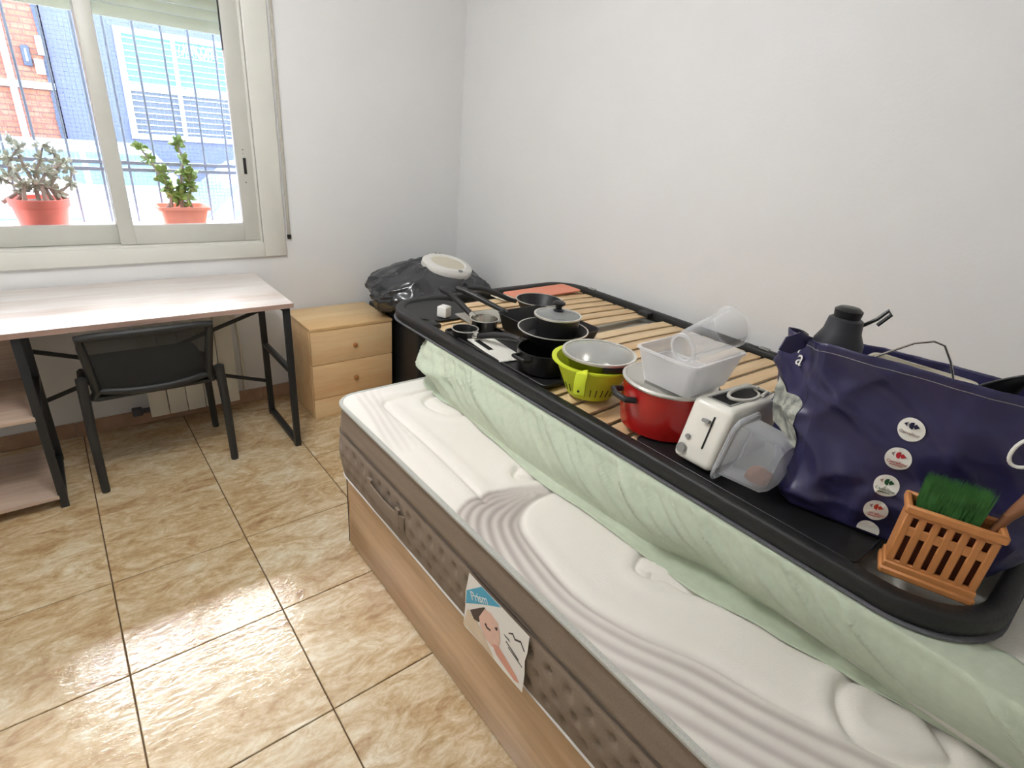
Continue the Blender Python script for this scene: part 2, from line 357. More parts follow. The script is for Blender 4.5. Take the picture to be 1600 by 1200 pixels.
# ------------------------------------------------------------------ window
win = struct(bpy.data.objects.new('window_1', None)); COL.objects.link(win)
def ring_frame(bm, x0, x1, z0, z1, w, y0, y1, bev=.004, wl=None, wr=None, wb=None, wt=None):
    wl = wl or w; wr = wr or w; wb = wb or w; wt = wt or w
    box(bm, (x0, y0, z0), (x0+wl, y1, z1), bev); box(bm, (x1-wr, y0, z0), (x1, y1, z1), bev)
    box(bm, (x0+wl-.001, y0, z0), (x1-wr+.001, y1, z0+wb), bev); box(bm, (x0+wl-.001, y0, z1-wt), (x1-wr+.001, y1, z1), bev)
bm = nb(); ring_frame(bm, -.565, .985, .845, 2.25, .115, YB-.022, YB+.001, .006, wb=.075)
ring_frame(bm, -.452, .868, .918, 2.14, .012, YB-.012, YB+.09, .002)
obj('frame', bm, 'alu', win)
# sliding sashes: the right one on the inner track
def sash(name, x0, x1, y0, y1, gl, gr, gb, gt):
    bm = nb(); box(bm, (x0, y0, .932), (gl, y1, 2.13), .003); box(bm, (gr, y0, .932), (x1, y1, 2.13), .003)
    box(bm, (gl-.001, y0, .932), (gr+.001, y1, gb), .003); box(bm, (gl-.001, y0, gt), (gr+.001, y1, 2.13), .003)
    s = obj(name, bm, 'alu_in', win)
    bm = nb(); ym = (y0+y1)/2; box(bm, (gl-.008, ym-.002, gb-.008), (gr+.008, ym+.002, gt+.008)); obj('glass_pane', bm, 'glass', s, 0)
    return s
s1 = sash('sash', .238, .862, YB-.004, YB+.030, .300, .782, 1.020, 2.07)
s2 = sash('sash', -.435, .262, YB+.036, YB+.066, -.375, .236, 1.020, 2.07)
bm = nb(); box(bm, (.812, YB-.008, 1.262), (.826, YB-.004, 1.338), .003); obj('latch', bm, 'rubber', s1)
for z, rr in ((1.222, .0028), (1.357, .0018), (1.376, .0028)):
    bm = nb(); lathe(bm, [(0, 0), (rr, 0), (rr, .0015), (0, .002)], 10, T(.816, YB-.004, z) @ RX(PI/2)); obj('screw', bm, 'dark', s1)
bm = nb(); box(bm, (.254, YB+.031, .935), (.264, YB+.036, 1.0)); obj('seal', bm, 'rubber', s2, 0)
bm = nb(); box(bm, (.782, YB+.0, 1.80), (.788, YB+.0305, 2.07)); obj('seal', bm, 'rubber', s1, 0)
# roller shutter, half down
sh = bpy.data.objects.new('roller_shutter', None); COL.objects.link(sh); sh.parent = win
z = 1.868
for k in range(7):
    hgt = .05 if k == 0 else .043
    bm = nb(); prof = [(0, 0), (.004, .001), (.008, hgt*.3), (.009, hgt*.6), (.005, hgt*.95), (0, hgt), (-.004, hgt*.95), (-.004, 0.002)]
    prism(bm, [(-a, b) for a, b in prof], WX0+.005, WX1-.005, T(0, YB+.115, z) @ Matrix(((0, 0, 1, 0), (1, 0, 0, 0), (0, 1, 0, 0), (0, 0, 0, 1))))
    bmesh.ops.recalc_face_normals(bm, faces=bm.faces); obj('slat', bm, 'shutter', sh, 30); z += hgt+.0006
bm = nb(); lathe(bm, [(0, 0), (.003, 0), (.003, .003), (0, .003)], 10, T(.80, YB+.103, 1.892) @ RX(PI/2)); obj('screw', bm, 'dark', sh)
# shutter strap beside the frame
bm = nb(); box(bm, (1.000, YB-.010, .955), (1.016, YB-.004, 2.5), .002); st = obj('shutter_strap', bm, 'strap', win)
bm = nb(); box(bm, (.998, YB-.014, .932), (1.018, YB-.001, .956), .003); obj('strap_end', bm, 'bake', st)
# outer sill and security grille
bm = nb(); box(bm, (WX0, YB+.09, .93), (WX1, YB+.36, .992), .004); struct(obj('window_sill_outside', bm, 'sill')); bpy.data.objects['window_sill_outside'].name = 'trim_1'
gr = thing('security_grille', 'grey iron security grille with wire mesh outside the window', 'grille', (0, 3.44, .95))
first = None
for k in range(-4, 9):
    x = .0165+.1135*k
    if first is None:
        bm = nb(); tube(bm, [(0, 0, .02), (0, 0, 1.3)], .0055, 8); first = o = obj('bar', bm, 'iron', gr)
    else: o = first.copy(); COL.objects.link(o); o.parent = gr
    o.location = (x, 0, 0)
for z in (.290, .322):
    bm = nb(); box(bm, (-.455, -.007, z-.0085), (.965, .007, z+.0085), .002); obj('rail', bm, 'iron', gr)
bm = nb(); box(bm, (-.455, -.007, .02), (.965, .007, .035), .002); obj('rail', bm, 'iron', gr)
vs, fs = [], []
def wire(p, q, r=.0008):
    p = Vector(p); q = Vector(q); b = len(vs); d = (q-p).normalized(); a = Vector((0, 1, 0)); c = d.cross(a)
    for e in (p, q):
        for k in range(3): an = 2*PI*k/3; vs.append(tuple(e+a*r*math.cos(an)+c*r*math.sin(an)))
    for k in range(3): fs.append((b+k, b+(k+1) % 3, b+3+(k+1) % 3, b+3+k))
x = -.45
while x < .96: wire((x, .012, .03), (x, .012, 1.25)); x += .0175
z = .03
while z < 1.25: wire((-.455, .0125, z), (.96, .0125, z)); z += .0175
o = obj('wire_mesh', (vs, fs), 'wire', gr); o['kind'] = 'stuff'

# ------------------------------------------------------------------ potted succulents on the sill
def succulent(loc, label, potmat, prof, square, branches, leafmat, leafn, lr, seed):
    random.seed(seed)
    t = thing('potted_succulent', label, 'plant', loc, 0, 'flower pots on the window sill')
    bm = nb()
    if square:
        lv = [(.088, 0), (.104, .078), (.117, .080), (.117, .095), (.108, .095), (.100, .075)]
        rings = []
        for hw, z in lv:
            rings.append([bm.verts.new((x, y, z)) for x, y in rrect(-hw, hw, -hw*.72, hw*.72, .018, 3)])
        n = len(rings[0]); bm.faces.new(list(reversed(rings[0]))); bm.faces.new(rings[-1])
        for A, B in zip(rings, rings[1:]):
            for j in range(n): bm.faces.new((A[j], A[(j+1) % n], B[(j+1) % n], B[j]))
    else: lathe(bm, prof, 32)
    obj('pot', bm, potmat, t)
    ztop = .076 if square else .112
    bm = nb(); lathe(bm, [(.0, ztop+.004), (.07, ztop+.002), (.08, ztop-.006)], 20, sy=.75 if square else 1); obj('soil', bm, 'soil', t)
    bs = nb(); bl = nb(); tips = []
    for (x, y), pts in branches:
        q = [Vector((x*.25, y*.25, ztop-.005))]+[Vector(p) for p in pts]
        m = len(q); tube(bs, q, .008, 7, rs=[.0095*(1-.6*i/(m-1)) for i in range(m)]); tips += q[1:]
    for p in tips:
        for k in range(leafn):
            d = Vector((random.gauss(0, 1), random.gauss(0, 1)*.8, random.gauss(.3, .8))).normalized()
            c = p+d*random.uniform(.004, .030); ax = d.orthogonal().normalized()
            mt = T(*c) @ d.to_track_quat('Y', 'Z').to_matrix().to_4x4() @ RY(random.uniform(0, 6)) @ Matrix.Diagonal((lr*.8, lr*1.25, lr*.22, 1))
            bmesh.ops.create_icosphere(bl, subdivisions=1, radius=1, matrix=mt)
    obj('stem', bs, 'bark', t); o = obj('foliage', bl, leafmat, t); o['kind'] = 'stuff'
    return t
br = [((-.5, 0), [(-.05, 0, .16), (-.10, .02, .20), (-.15, .0, .25)]), ((-.3, .2), [(-.03, .02, .17), (-.06, .03, .23), (-.09, .02, .29), (-.12, .04, .33)]),
      ((0, 0), [(.0, 0, .18), (-.02, .01, .25), (-.03, .0, .31), (-.05, .02, .355)]), ((.2, 0), [(.03, 0, .18), (.01, .02, .23), (.04, .01, .29), (.06, .0, .345)]),
      ((.3, .1), [(.05, .0, .17), (.08, .01, .22), (.10, .02, .27), (.09, .0, .32)]), ((.1, -.2), [(.02, -.02, .19), (.05, -.02, .24), (.12, 0, .28)]),
      ((-.2, -.2), [(-.04, -.02, .18), (-.08, -.02, .22), (-.06, -.02, .29), (-.02, -.03, .34)]), ((.4, 0), [(.08, 0, .15), (.13, .02, .19), (.14, .01, .24)])]
succulent((-.02, 3.325, .993), 'bare-branched pale succulent in the deeper red pot on the sill', 'terra',
          [(0, 0), (.086, 0), (.100, .085), (.100, .09), (.108, .092), (.112, .128), (.103, .128), (.098, .11), (0, .11)], False, br, 'leaf2', 15, .0125, 3)
br2 = [((-.2, 0), [(-.04, 0, .16), (-.07, 0, .23), (-.11, .01, .31), (-.14, .0, .36)]), ((0, 0), [(.0, 0, .14), (.01, .01, .19), (.02, 0, .25), (.035, 0, .31), (.02, 0, .385)]),
       ((.2, 0), [(.03, 0, .13), (.05, 0, .18), (.07, .01, .23)]), ((-.3, 0), [(-.03, 0, .13), (-.05, 0, .19), (-.06, 0, .26)]), ((.1, .1), [(.0, .02, .12), (.02, .02, .16), (.05, .01, .21), (.06, 0, .26)])]
succulent((.54, 3.315, .993), 'green leafy jade plant in a low salmon trough pot on the sill', 'terra2', None, True, br2, 'leaf', 15, .0165, 5)
random.seed(11)

# ------------------------------------------------------------------ street outside
SZ = -.45; YS = 13.0
bm = nb(); box(bm, (-16, YB+.26, SZ-.2), (20, 12.2, SZ)); o = struct(obj('ground_street', bm, 'asphalt', smooth=0))
bm = nb(); box(bm, (-16, 12.2, SZ-.2), (20, YS+.02, SZ+.12), .02); struct(obj('ground_pavement', bm, 'pave'))
bb_ = thing('brick_building', 'orange brick facade across the street, left of the grey one', 'building', (-3, YS, SZ))
bm = nb(); box(bm, (-9, -.06, 0), (3.50, 4, 8)); obj('wall', bm, 'brick', bb_, 0)
bm = nb(); box(bm, (-9, -.16, 1.60-SZ), (3.51, 0, 1.71-SZ), .01); obj('ledge', bm, 'band', bb_)
bm = nb(); box(bm, (-9, -.12, .0), (3.505, 0, .9), .01); obj('plinth', bm, 'band', bb_)
bm = nb(); tube(bm, [(2.97, -.12, .9), (2.97, -.12, 8)], .05, 10); obj('downpipe', bm, 'pipe', bb_)
bm = nb(); box(bm, (3.17, -.14, 1.92-SZ), (3.29, -.05, 2.22-SZ), .03); w_ = obj('wall_lamp', bm, 'boxd', bb_); bm = nb(); box(bm, (3.215, -.155, 1.99-SZ), (3.24, -.14, 2.17-SZ), .004); obj('tube_lamp', bm, 'boxw', w_)
bm = nb(); box(bm, (3.31, -.17, 1.82-SZ), (3.43, -.05, 2.04-SZ), .01); obj('meter_box', bm, 'boxw', bb_)
bm = nb(); box(bm, (3.385, -.20, 2.10-SZ), (3.50, -.06, 2.37-SZ), .01); obj('meter_box', bm, 'boxw', bb_)
bm = nb()
for k in range(3): tube(bm, [(3.46+.02*math.sin(i*1.3+k), -.09, .9+i*.35) for i in range(20)], .012+.004*k, 6)
obj('cables', bm, 'boxd', bb_)
gb = thing('grey_building', 'grey-blue rendered facade across the street with a barred white window', 'building', (.53, YS, SZ))
bm = nb(); box(bm, (0, 0, 0), (12, 4, 8)); obj('wall', bm, 'render', gb, 0)
bm = nb(); box(bm, (0, -.03, 0), (12, 0, .55), .01); obj('plinth', bm, 'render', gb)
wx0, wx1, wz0, wz1 = 1.57-.53, 3.20-.53, 1.03-SZ, 2.62-SZ; wm0, wm1 = 1.72-SZ, 1.84-SZ
bm = nb(); ring_frame(bm, wx0-.09, wx1+.09, wz0-.11, wz1+.08, .10, -.07, .02); box(bm, (wx0, -.055, wm0), (wx1, .0, wm1), .005)
xm = 2.36-.53; box(bm, (xm-.035, -.063, wz0), (xm+.035, .002, wz1), .005); wf = obj('window', bm, 'winframe', gb)
bm = nb(); box(bm, (wx0, -.012, wm1), (wx1, -.004, wz1)); obj('pane', bm, 'teal', wf, 0)
bm = nb(); box(bm, (wx0, -.012, wz0), (wx1, -.004, wm0)); obj('pane', bm, 'blind', wf, 0)  # lower pane coloured as a grey blind
z = wz0+.045; fb = None
while z < wz1-.03:
    if fb is None:
        bm = nb(); box(bm, (wx0, -.035, -.009), (wx1, -.022, .009)); fb = o = obj('window_bar', bm, 'winframe', wf, 0)
    else: o = fb.copy(); COL.objects.link(o); o.parent = wf
    o.location = (0, 0, z); z += .098
bm = nb()
for k in range(10): tube(bm, [(xm+.13+.055*math.cos(i*.9+k)+k*.06, -.04, wz1-.15+.11*math.sin(i*1.1+k*2)) for i in range(8)], .008, 5)
obj('scroll_ironwork', bm, 'winframe', wf)
# parked cars: (side profile, extruded across the width with a narrower cabin)
def car(label, loc, flip, L=4.2, H=1.47, van=False):
    t = thing('parked_car', label, 'car', loc, PI if flip else 0, 'parked white cars in the street')
    hb = .82; W2 = .87
    body = [(-L/2, .32), (-L/2+.04, .6), (-L/2+.15, hb+.02), (-.55*L/2, hb+.08), (L/2*.42, hb+.06), (L/2*.85, hb-.10), (L/2-.03, .58), (L/2, .32)]
    rings = []
    bm = nb()
    for y, s, dz in ((-W2, .97, -.03), (-W2+.06, 1, 0), (0, 1.012, .02), (W2-.06, 1, 0), (W2, .97, -.03)):
        rings.append([bm.verts.new((x*s, y, z+(dz if z > .5 else 0))) for x, z in body])
    n = len(body)
    for A, B in zip(rings, rings[1:]):
        for j in range(n): bm.faces.new((A[j], A[(j+1) % n], B[(j+1) % n], B[j]))
    bm.faces.new(rings[0]); bm.faces.new(list(reversed(rings[-1]))); bmesh.ops.recalc_face_normals(bm, faces=bm.faces)
    obj('body', bm, 'carw', t, 50)
    x0, x1, x2, x3 = (-L/2+.12, -L/2+.3, L*.06, L/2*.44)
    if van: x2 = L*.14
    base = [(x0, hb+.02), (x1, H-.06), (x1+.25, H), (x2-.25, H), (x2, H-.05), (x3, hb+.03)]
    bm = nb(); rings = []
    for y, ins in ((-1, 0), (0, 1), (1, 0)):
        rr = []
        for x, z in base:
            k = (z-hb)/(H-hb); w = (W2-.05)*(1-.20*k); rr.append(bm.verts.new((x, y*w, z+(.03*k if y == 0 else 0))))
        rings.append(rr)
    n = len(base)
    for A, B in zip(rings, rings[1:]):
        for j in range(n): bm.faces.new((A[j], A[(j+1) % n], B[(j+1) % n], B[j]))
    bm.faces.new(rings[0]); bm.faces.new(list(reversed(rings[-1]))); bmesh.ops.recalc_face_normals(bm, faces=bm.faces)
    cabin = obj('cabin', bm, 'carw', t, 50)
    def side_w(x, z, y): k = (z-hb)/(H-hb); return (x, y*((W2-.05)*(1-.20*k)+.006), z)
    for y in (-1, 1):
        for q in ([(x0+.25, hb+.09), (x1+.16, H-.09), (-.05*L, H-.08), (-.05*L, hb+.09)], [(-.035*L, hb+.09), (-.035*L, H-.08), (x2-.10, H-.09), (x3-.28, hb+.09)]):
            bm = nb(); a = [bm.verts.new(side_w(x, z, y)) for x, z in q]; b = [bm.verts.new(Vector(side_w(x, z, y))-Vector((0, y*.03, 0))) for x, z in q]
            bm.faces.new(a); bm.faces.new(list(reversed(b)))
            for i in range(4): bm.faces.new((a[i], a[(i+1) % 4], b[(i+1) % 4], b[i]))
            bmesh.ops.recalc_face_normals(bm, faces=bm.faces); obj('side_window', bm, 'cargl', cabin, 0)
    for (xa, za, xb, zb, nm) in ((x2-.02, H-.07, x3-.08, hb+.09, 'windscreen'), (x1+.01, H-.1, x0+.06, hb+.16, 'rear_window')):
        d = Vector((zb-za, 0, xa-xb)).normalized()*(-1 if nm == 'rear_window' else 1)
        if nm == 'windscreen': d = Vector((.8, 0, .6))
        else: d = Vector((-.9, 0, .3))
        bm = nb(); a = []
        for x, z, w in ((xa, za, .80), (xb, zb, .92)):
            k = (z-hb)/(H-hb); ww = (W2-.09)*(1-.20*k)
            a.append([Vector((x, -ww, z)), Vector((x, 0, z+.012)), Vector((x, ww, z))])
        for off in (.012, .03): pass
        A = [bm.verts.new(p+d*.02) for p in a[0]]; B = [bm.verts.new(p+d*.02) for p in a[1]]
        for i in range(2): bm.faces.new((A[i], A[i+1], B[i+1], B[i]))
        o = obj(nm, bm, 'cargl', cabin, 0); solidify(o, .01)
    for x in (-L/2+.78, L/2-.82):
        for y in (-1, 1):
            bm = nb(); lathe(bm, [(0, -.1), (.29, -.1), (.32, -.07), (.32, .07), (.29, .1), (0, .1)], 22, T(x, y*.80, .32) @ RX(PI/2)); w = obj('wheel', bm, 'tyre', t)
            bm = nb(); lathe(bm, [(0, .108), (.2, .104), (.21, .09)], 18, T(x, y*.80, .32) @ RX(PI/2*(1 if y < 0 else -1))); obj('hub_cap', bm, 'hub', w)
    for y in (-1, 1):
        bm = nb(); box(bm, (x3-.30, y*.98-.09, hb+.06), (x3-.18, y*.98+.09, hb+.2), .04, 3); obj('wing_mirror', bm, 'carw', t)
        bm = nb(); bmesh.ops.create_uvsphere(bm, u_segments=12, v_segments=8, radius=1, matrix=T(L/2-.18, y*.62, .64) @ Matrix.Diagonal((.16, .16, .08, 1))); obj('headlamp', bm, 'lampg', t)
        bm = nb(); box(bm, (-L/2-.01, y*.7-.1, .62), (-L/2+.1, y*.7+.1, .76), .02); obj('tail_lamp', bm, 'p_red', t)
    return t
car('white car parked on the far side of the street before the facades', (.72, 10.6, SZ), False, 4.6, 1.40, True)
car('white car parked nearest the window, its rear end behind the mullion', (-1.38, 4.9, SZ), True, 4.0, 1.43)
car('white car behind the green jade plant, its windscreen pillar rising rightwards', (2.14, 7.5, SZ), True, 4.1, 1.45)

# ------------------------------------------------------------------ radiator
r_ = thing('radiator', 'cream aluminium column radiator on the wall beneath the window', 'radiator', (.208, 3.045, .072))
fs_ = None
for k in range(5):
    if fs_ is None:
        bm = nb(); box(bm, (.001, 0, 0), (.084, .012, .505), .005); box(bm, (.012, .012, .03), (.072, .075, .49), .006); fs_ = o = obj('section', bm, 'rad', r_)
    else: o = fs_.copy(); COL.objects.link(o); o.parent = r_
    o.location = (k*.0855, 0, 0)
bm = nb(); tube(bm, [(-.06, .04, .03), (.02, .04, .03)], .013, 10); box(bm, (-.075, .02, .012), (-.03, .06, .05), .006); obj('valve', bm, 'boxd', r_)
bm = nb(); tube(bm, [(.43, .05, .47), (.455, .05, .47), (.465, .055, .45), (.475, .07, .3), (.475, .075, .03)], .008, 8); obj('pipe', bm, 'rad', r_)

# ------------------------------------------------------------------ desk
d = thing('desk', 'pale wood-topped desk with black metal frame under the window', 'desk', (.1, 2.82, 0))
def dl(bm, p, q, a=.0125, b=.0125): tube(bm, [Vector(p)-Vector((.1, 2.82, 0)), Vector(q)-Vector((.1, 2.82, 0))], .01, 8, flat=(a, b), up=None)
bm = nb(); box(bm, (-.68, -.305, .742), (.70, .315, .764), .002); obj('tabletop', bm, 'desk', d)
bm = nb(); box(bm, (-.68, -.3075, .7425), (.70, -.3045, .7635)); obj('edge_band', bm, 'deskedge', d, 0)
def dbox(name, lo, hi, mat='dmetal', bev=.002):
    bm = nb(); o = Vector((.1, 2.82, 0)); box(bm, Vector(lo)-o, Vector(hi)-o, bev); return obj(name, bm, mat, d)
for X in (.772, -.183, -.565):
    dbox('leg', (X-.014, 2.525, 0), (X+.014, 2.553, .742)); dbox('leg', (X-.014, 2.94, 0), (X+.014, 2.968, .742))
    dbox('crossbar', (X-.012, 2.553, .004), (X+.012, 2.94, .030)); dbox('crossbar', (X-.012, 2.553, .405), (X+.012, 2.94, .429)); dbox('crossbar', (X-.012, 2.553, .716), (X+.012, 2.94, .7419))
for p, q in (((.765, 2.972, .602), (-.565, 2.972, .165)), ((-.565, 2.984, .668), (.765, 2.984, .19))):
    bm = nb(); dl(bm, p, q, .010, .004); obj('brace', bm, 'dmetal', d)
dbox('shelf', (-.585, 2.522, .406), (-.193, 2.97, .424), 'shelf'); dbox('shelf', (-.585, 2.522, .045), (-.193, 2.97, .063), 'shelf'); dbox('back_panel', (-.57, 2.9705, .424), (-.20, 2.978, .60), 'shelf')

# ------------------------------------------------------------------ chair
c = thing('desk_chair', 'black mesh-back chair with four legs pushed under the desk', 'chair', (.217, 2.75, 0))
def cl(pts, r, rs=None, n=12): bm = nb(); tube(bm, pts, r, n, rs=rs); return bm
HX = .259
for sx in (-1, 1):
    obj('leg', cl([(sx*HX, -.183, 0), (sx*HX, -.183, .012), (sx*(HX-.004), -.186, .30), (sx*(HX-.012), -.19, .535 if sx < 0 else .50)], .017, [.016, .0165, .0185, .020]), 'chair', c)
    obj('leg', cl([(sx*HX, .19, 0), (sx*HX, .19, .012), (sx*(HX-.006), .186, .30), (sx*(HX-.018), .18, .425)], .017, [.015, .0155, .0175, .019]), 'chair', c)
    obj('seat_rail', cl([(sx*(HX-.014), -.19, .425), (sx*(HX-.016), .18, .425)], .014), 'chair', c)
bm = nb(); box(bm, (-.225, -.165, .432), (.225, .215, .492), .03, 4)
for v in bm.verts: v.co.z += .012*math.cos(v.co.x/.225*PI/2)*math.cos((v.co.y-.02)/.2*PI/2) if v.co.z > .47 else 0
obj('seat', bm, 'cushion', c)
bm = nb(); box(bm, (-.215, -.17, .415), (.215, .205, .434), .006); obj('seat_pan', bm, 'chair', c)
def bkp(u, v):  # backrest surface, u across -1..1, v up 0..1
    return Vector((u*(.205+.022*v), -.165-.062*v-.030*(1-u*u), (.462+.250*v)+(.008*(1-u*u) if v > .5 else -.012*(1-u*u))))
loop = [bkp(-1+2*i/14, 1) for i in range(15)]+[bkp(1, 1-j/6) for j in range(1, 7)]+[bkp(1-2*i/14, 0) for i in range(1, 15)]+[bkp(-1, j/6) for j in range(1, 6)]
bm = nb(); tube(bm, loop, .016, 10, closed=True); bk = obj('backrest_frame', bm, 'chair', c)
for sx in (-1, 1): bm = nb(); tube(bm, [bkp(sx, .5)+Vector((0, .004, 0)), bkp(sx, 0)+Vector((0, .0, 0)), (sx*.222, -.15, .425)], .017, 10); obj('backrest_post', bm, 'chair', bk)
vs, fs = gridsurf(25, 13, lambda u, v: bkp(-1+2*u, v)); o = obj('backrest_mesh', (vs, fs), 'mesh', c); solidify(o, .0015)

# ------------------------------------------------------------------ bedside chest
n_ = thing('bedside_chest', 'small pine two-drawer chest between the desk and black box', 'nightstand', (.946, 2.753, 0))
bm = nb(); box(bm, (0, .018, .0), (.480, .37, .517), .002); obj('body', bm, 'pine', n_)
bm = nb(); box(bm, (-.001, .0, .5175), (.481, .372, .5355), .002); obj('top', bm, 'pine_t', n_)
for z0, z1 in ((.326, .5155), (.122, .323)):
    bm = nb(); box(bm, (.002, 0, z0), (.478, .0178, z1), .003); dr = obj('drawer', bm, 'pine', n_)
    bm = nb(); lathe(bm, [(0, -.002), (.007, -.002), (.007, .006), (.013, .010), (.014, .016), (.009, .021), (0, .022)], 18, T(.245, 0, (z0+z1)/2-.004) @ RX(PI/2)); obj('knob', bm, 'knot', dr)
bm = nb(); box(bm, (.003, .004, .0), (.477, .0178, .119), .002); obj('plinth', bm, 'pine', n_)

# ------------------------------------------------------------------ black box, bin bag, white appliance in the corner
b_ = thing('storage_box', 'black lidded storage box standing between pine chest and corner', 'box', (1.46, 2.52, 0))
bm = nb(); box(bm, (.01, .01, 0), (.60, .60, .50), .012, 3); obj('body', bm, 'blackbox', b_)
bm = nb(); box(bm, (0, 0, .498), (.61, .615, .535), .012, 3); l_ = obj('lid', bm, 'blackbox', b_)
bm = nb(); box(bm, (.025, .16, .531), (.05, .26, .5365), .004); obj('handle_slot', bm, 'dark', l_)
random.seed(3)
def bagpt(u, v):
    th = 2*PI*u; ph = PI*(v*.98+.01)
    x = math.cos(th)*math.sin(ph); y = math.sin(th)*math.sin(ph); z = math.cos(ph)
    n1 = fbm(x*1.1+3, y*1.1, z*1.1, 2); w = fbm(x*2.6+z, y*2.6, z*1.7+7, 2)
    q = th*1.9+.8*n1; c1 = (1-abs(fbm(q, z*.7, 5, 1)))**9; c2 = (1-abs(fbm(x*3.1, y*3.1+z*2, 2.5, 1)))**12
    k = 1+.12*n1+.05*w+.055*c1+.05*c2-.03
    px = x*.36*k; py = y*.26*k; pz = z*.185*k
    if x < 0: px *= 1.12; pz *= 1-.35*(-x)**2.2
    else: pz *= 1-.30*x*x
    pz = max(pz, -.135)
    return Vector((px, py, pz+.136))
vs, fs = gridsurf(180, 90, bagpt, True)
bg_ = tag(obj('bin_bag', (vs, fs), 'bagp', None, 0), 'shiny black plastic bin bag slumped on the black box in the corner', 'bag'); bg_.location = (1.72, 2.80, .537)
bg_.data.polygons.foreach_set('use_smooth', [True]*len(bg_.data.polygons))
a_ = thing('oval_appliance', 'white oval plastic appliance with beige top lying on the bin bag', 'appliance', (1.745, 2.70, .80), 0)
a_.rotation_euler = (math.radians(16), math.radians(10), math.radians(-20))
bm = nb(); lathe(bm, [(0, -.05), (.10, -.05), (.135, -.02), (.152, .02), (.150, .045), (.135, .058), (.108, .060), (.100, .053), (0, .050)], 40, sy=.70); obj('housing', bm, 'whitep', a_)
bm = nb(); lathe(bm, [(0, .058), (.06, .057), (.099, .0535), (.099, .050)], 40, sy=.74); obj('top_panel', bm, 'beigep', a_)
bm = nb(); lathe(bm, [(0, .064), (.012, .064), (.014, .058)], 16, T(.06, -.083, 0), sy=.6); obj('button', bm, 'greyp', a_)

# ------------------------------------------------------------------ bed base and mattress
BX0, BX1, BY0, BY1 = .690, 2.06, -.215, 1.710
b2 = thing('bed_base', 'oak-laminate ottoman bed base under the quilted mattress', 'bed', (1.375, .75, 0))
def bbx(name, lo, hi, mat, bev=.002): bm = nb(); o = Vector((1.375, .75, 0)); box(bm, Vector(lo)-o, Vector(hi)-o, bev); return obj(name, bm, mat, b2)
bbx('side_panel', (BX0, BY0, .004), (BX0+.02, BY1-.0195, .335), 'bedwood')
bbx('side_panel', (BX1-.02, BY0, .004), (BX1, BY1-.0195, .335), 'bedwood')
bbx('end_panel', (BX0, BY1-.019, .004), (BX1, BY1, .335), 'bedwood'); bbx('end_panel', (BX0+.0205, BY0, .004), (BX1-.0205, BY0+.02, .335), 'bedwood')
bbx('corner_strip', (BX0-.001, BY1-.006, .004), (BX0+.003, BY1+.001, .335), 'dark', 0)
bbx('lid', (BX0-.004, BY0, .336), (BX1, BY1+.004, .352), 'bedtrim', .005)
# mattress
mt_ = thing('mattress', 'thick white quilted mattress with taupe sides and grey wave pattern', 'mattress', (1.36, .75, .352))
MX0, MX1, MY0, MY1 = .664, 2.055, -.22, 1.722; MC = .075; MO = Vector((1.36, .75, .352))
def perim(step):
    p = []  # starts near end left, along left side to far, around corner, along the far side, then rest
    y = MY0+.05
    while y < MY1-MC: p.append((MX0, y)); y += step
    for i in range(0, 13): a = PI-PI/2*i/12; p.append((MX0+MC+MC*math.cos(a), MY1-MC+MC*math.sin(a)))
    x = MX0+MC+step
    while x < MX1-MC: p.append((x, MY1)); x += step
    for i in range(0, 7): a = PI/2-PI/2*i/6; p.append((MX1-MC+MC*math.cos(a), MY1-MC+MC*math.sin(a)))
    p.append((MX1, MY0+.05)); p.append((MX1-.05, MY0)); p.append((MX0+.05, MY0))
    return p
P = perim(.007); nP = len(P)
arc = [0.]
for i in range(1, nP): arc.append(arc[-1]+math.dist(P[i], P[i-1]))
nz = 38; ZB, ZT = .353, .640
vs = []; fs = []
for i, (x, y) in enumerate(P):
    q0 = Vector(P[i-1]); q1 = Vector(P[(i+1) % nP]); t = (q1-q0).normalized(); nrm = Vector((-t.y, t.x))
    s = arc[i]
    for j in range(nz):
        v = j/(nz-1); z = ZB+(ZT-ZB)*v
        d_ = .010*math.sin(PI*min(1, v*1.05))
        if v < .66:   # tufted band
            d_ += .006*math.sin(PI*v/.66)
            for row, (vz, off) in enumerate(((.16, 0), (.33, .5), (.50, 0))):
                u = (s/.062+off) % 1.0-.5
                e = ((u*.062)/.010)**2+(((v-vz)*(ZT-ZB)-(u*.062)*.5)/.011)**2
                d_ -= .015*math.exp(-e)
        d_ -= .006*math.exp(-((v-.66)/.02)**2)+.004*math.exp(-((v-.79)/.012)**2)*.4
        d_ += .0015*fbm(s*6, z*14, 0, 2)
        vs.append((x+nrm.x*d_-MO.x, y+nrm.y*d_-MO.y, z-MO.z))
for i in range(nP):
    for j in range(nz-1):
        a = i*nz+j; b = ((i+1) % nP)*nz+j; fs.append((a, b, b+1, a+1))
fs = [tuple(reversed(f)) for f in fs]
obj('side_border', (vs, fs), 'matside', mt_, 0).data.polygons.foreach_set('use_smooth', [True]*len(fs))
bm = nb(); tube(bm, [(x-MO.x, y-MO.y, .646-MO.z) for x, y in P], .0085, 8, closed=True); obj('piping', bm, 'piping', mt_)
bm = nb(); tube(bm, [(MO.x*0+x-MO.x+(x-1.36)*.0105, y-MO.y+(y-.75)*.006, .543-MO.z) for x, y in P], .0022, 5, closed=True); obj('seam', bm, 'seam', mt_)
bm = nb(); tube(bm, [(x-MO.x, y-MO.y, .357-MO.z) for x, y in P], .005, 6, closed=True); obj('piping', bm, 'bedtrim', mt_)
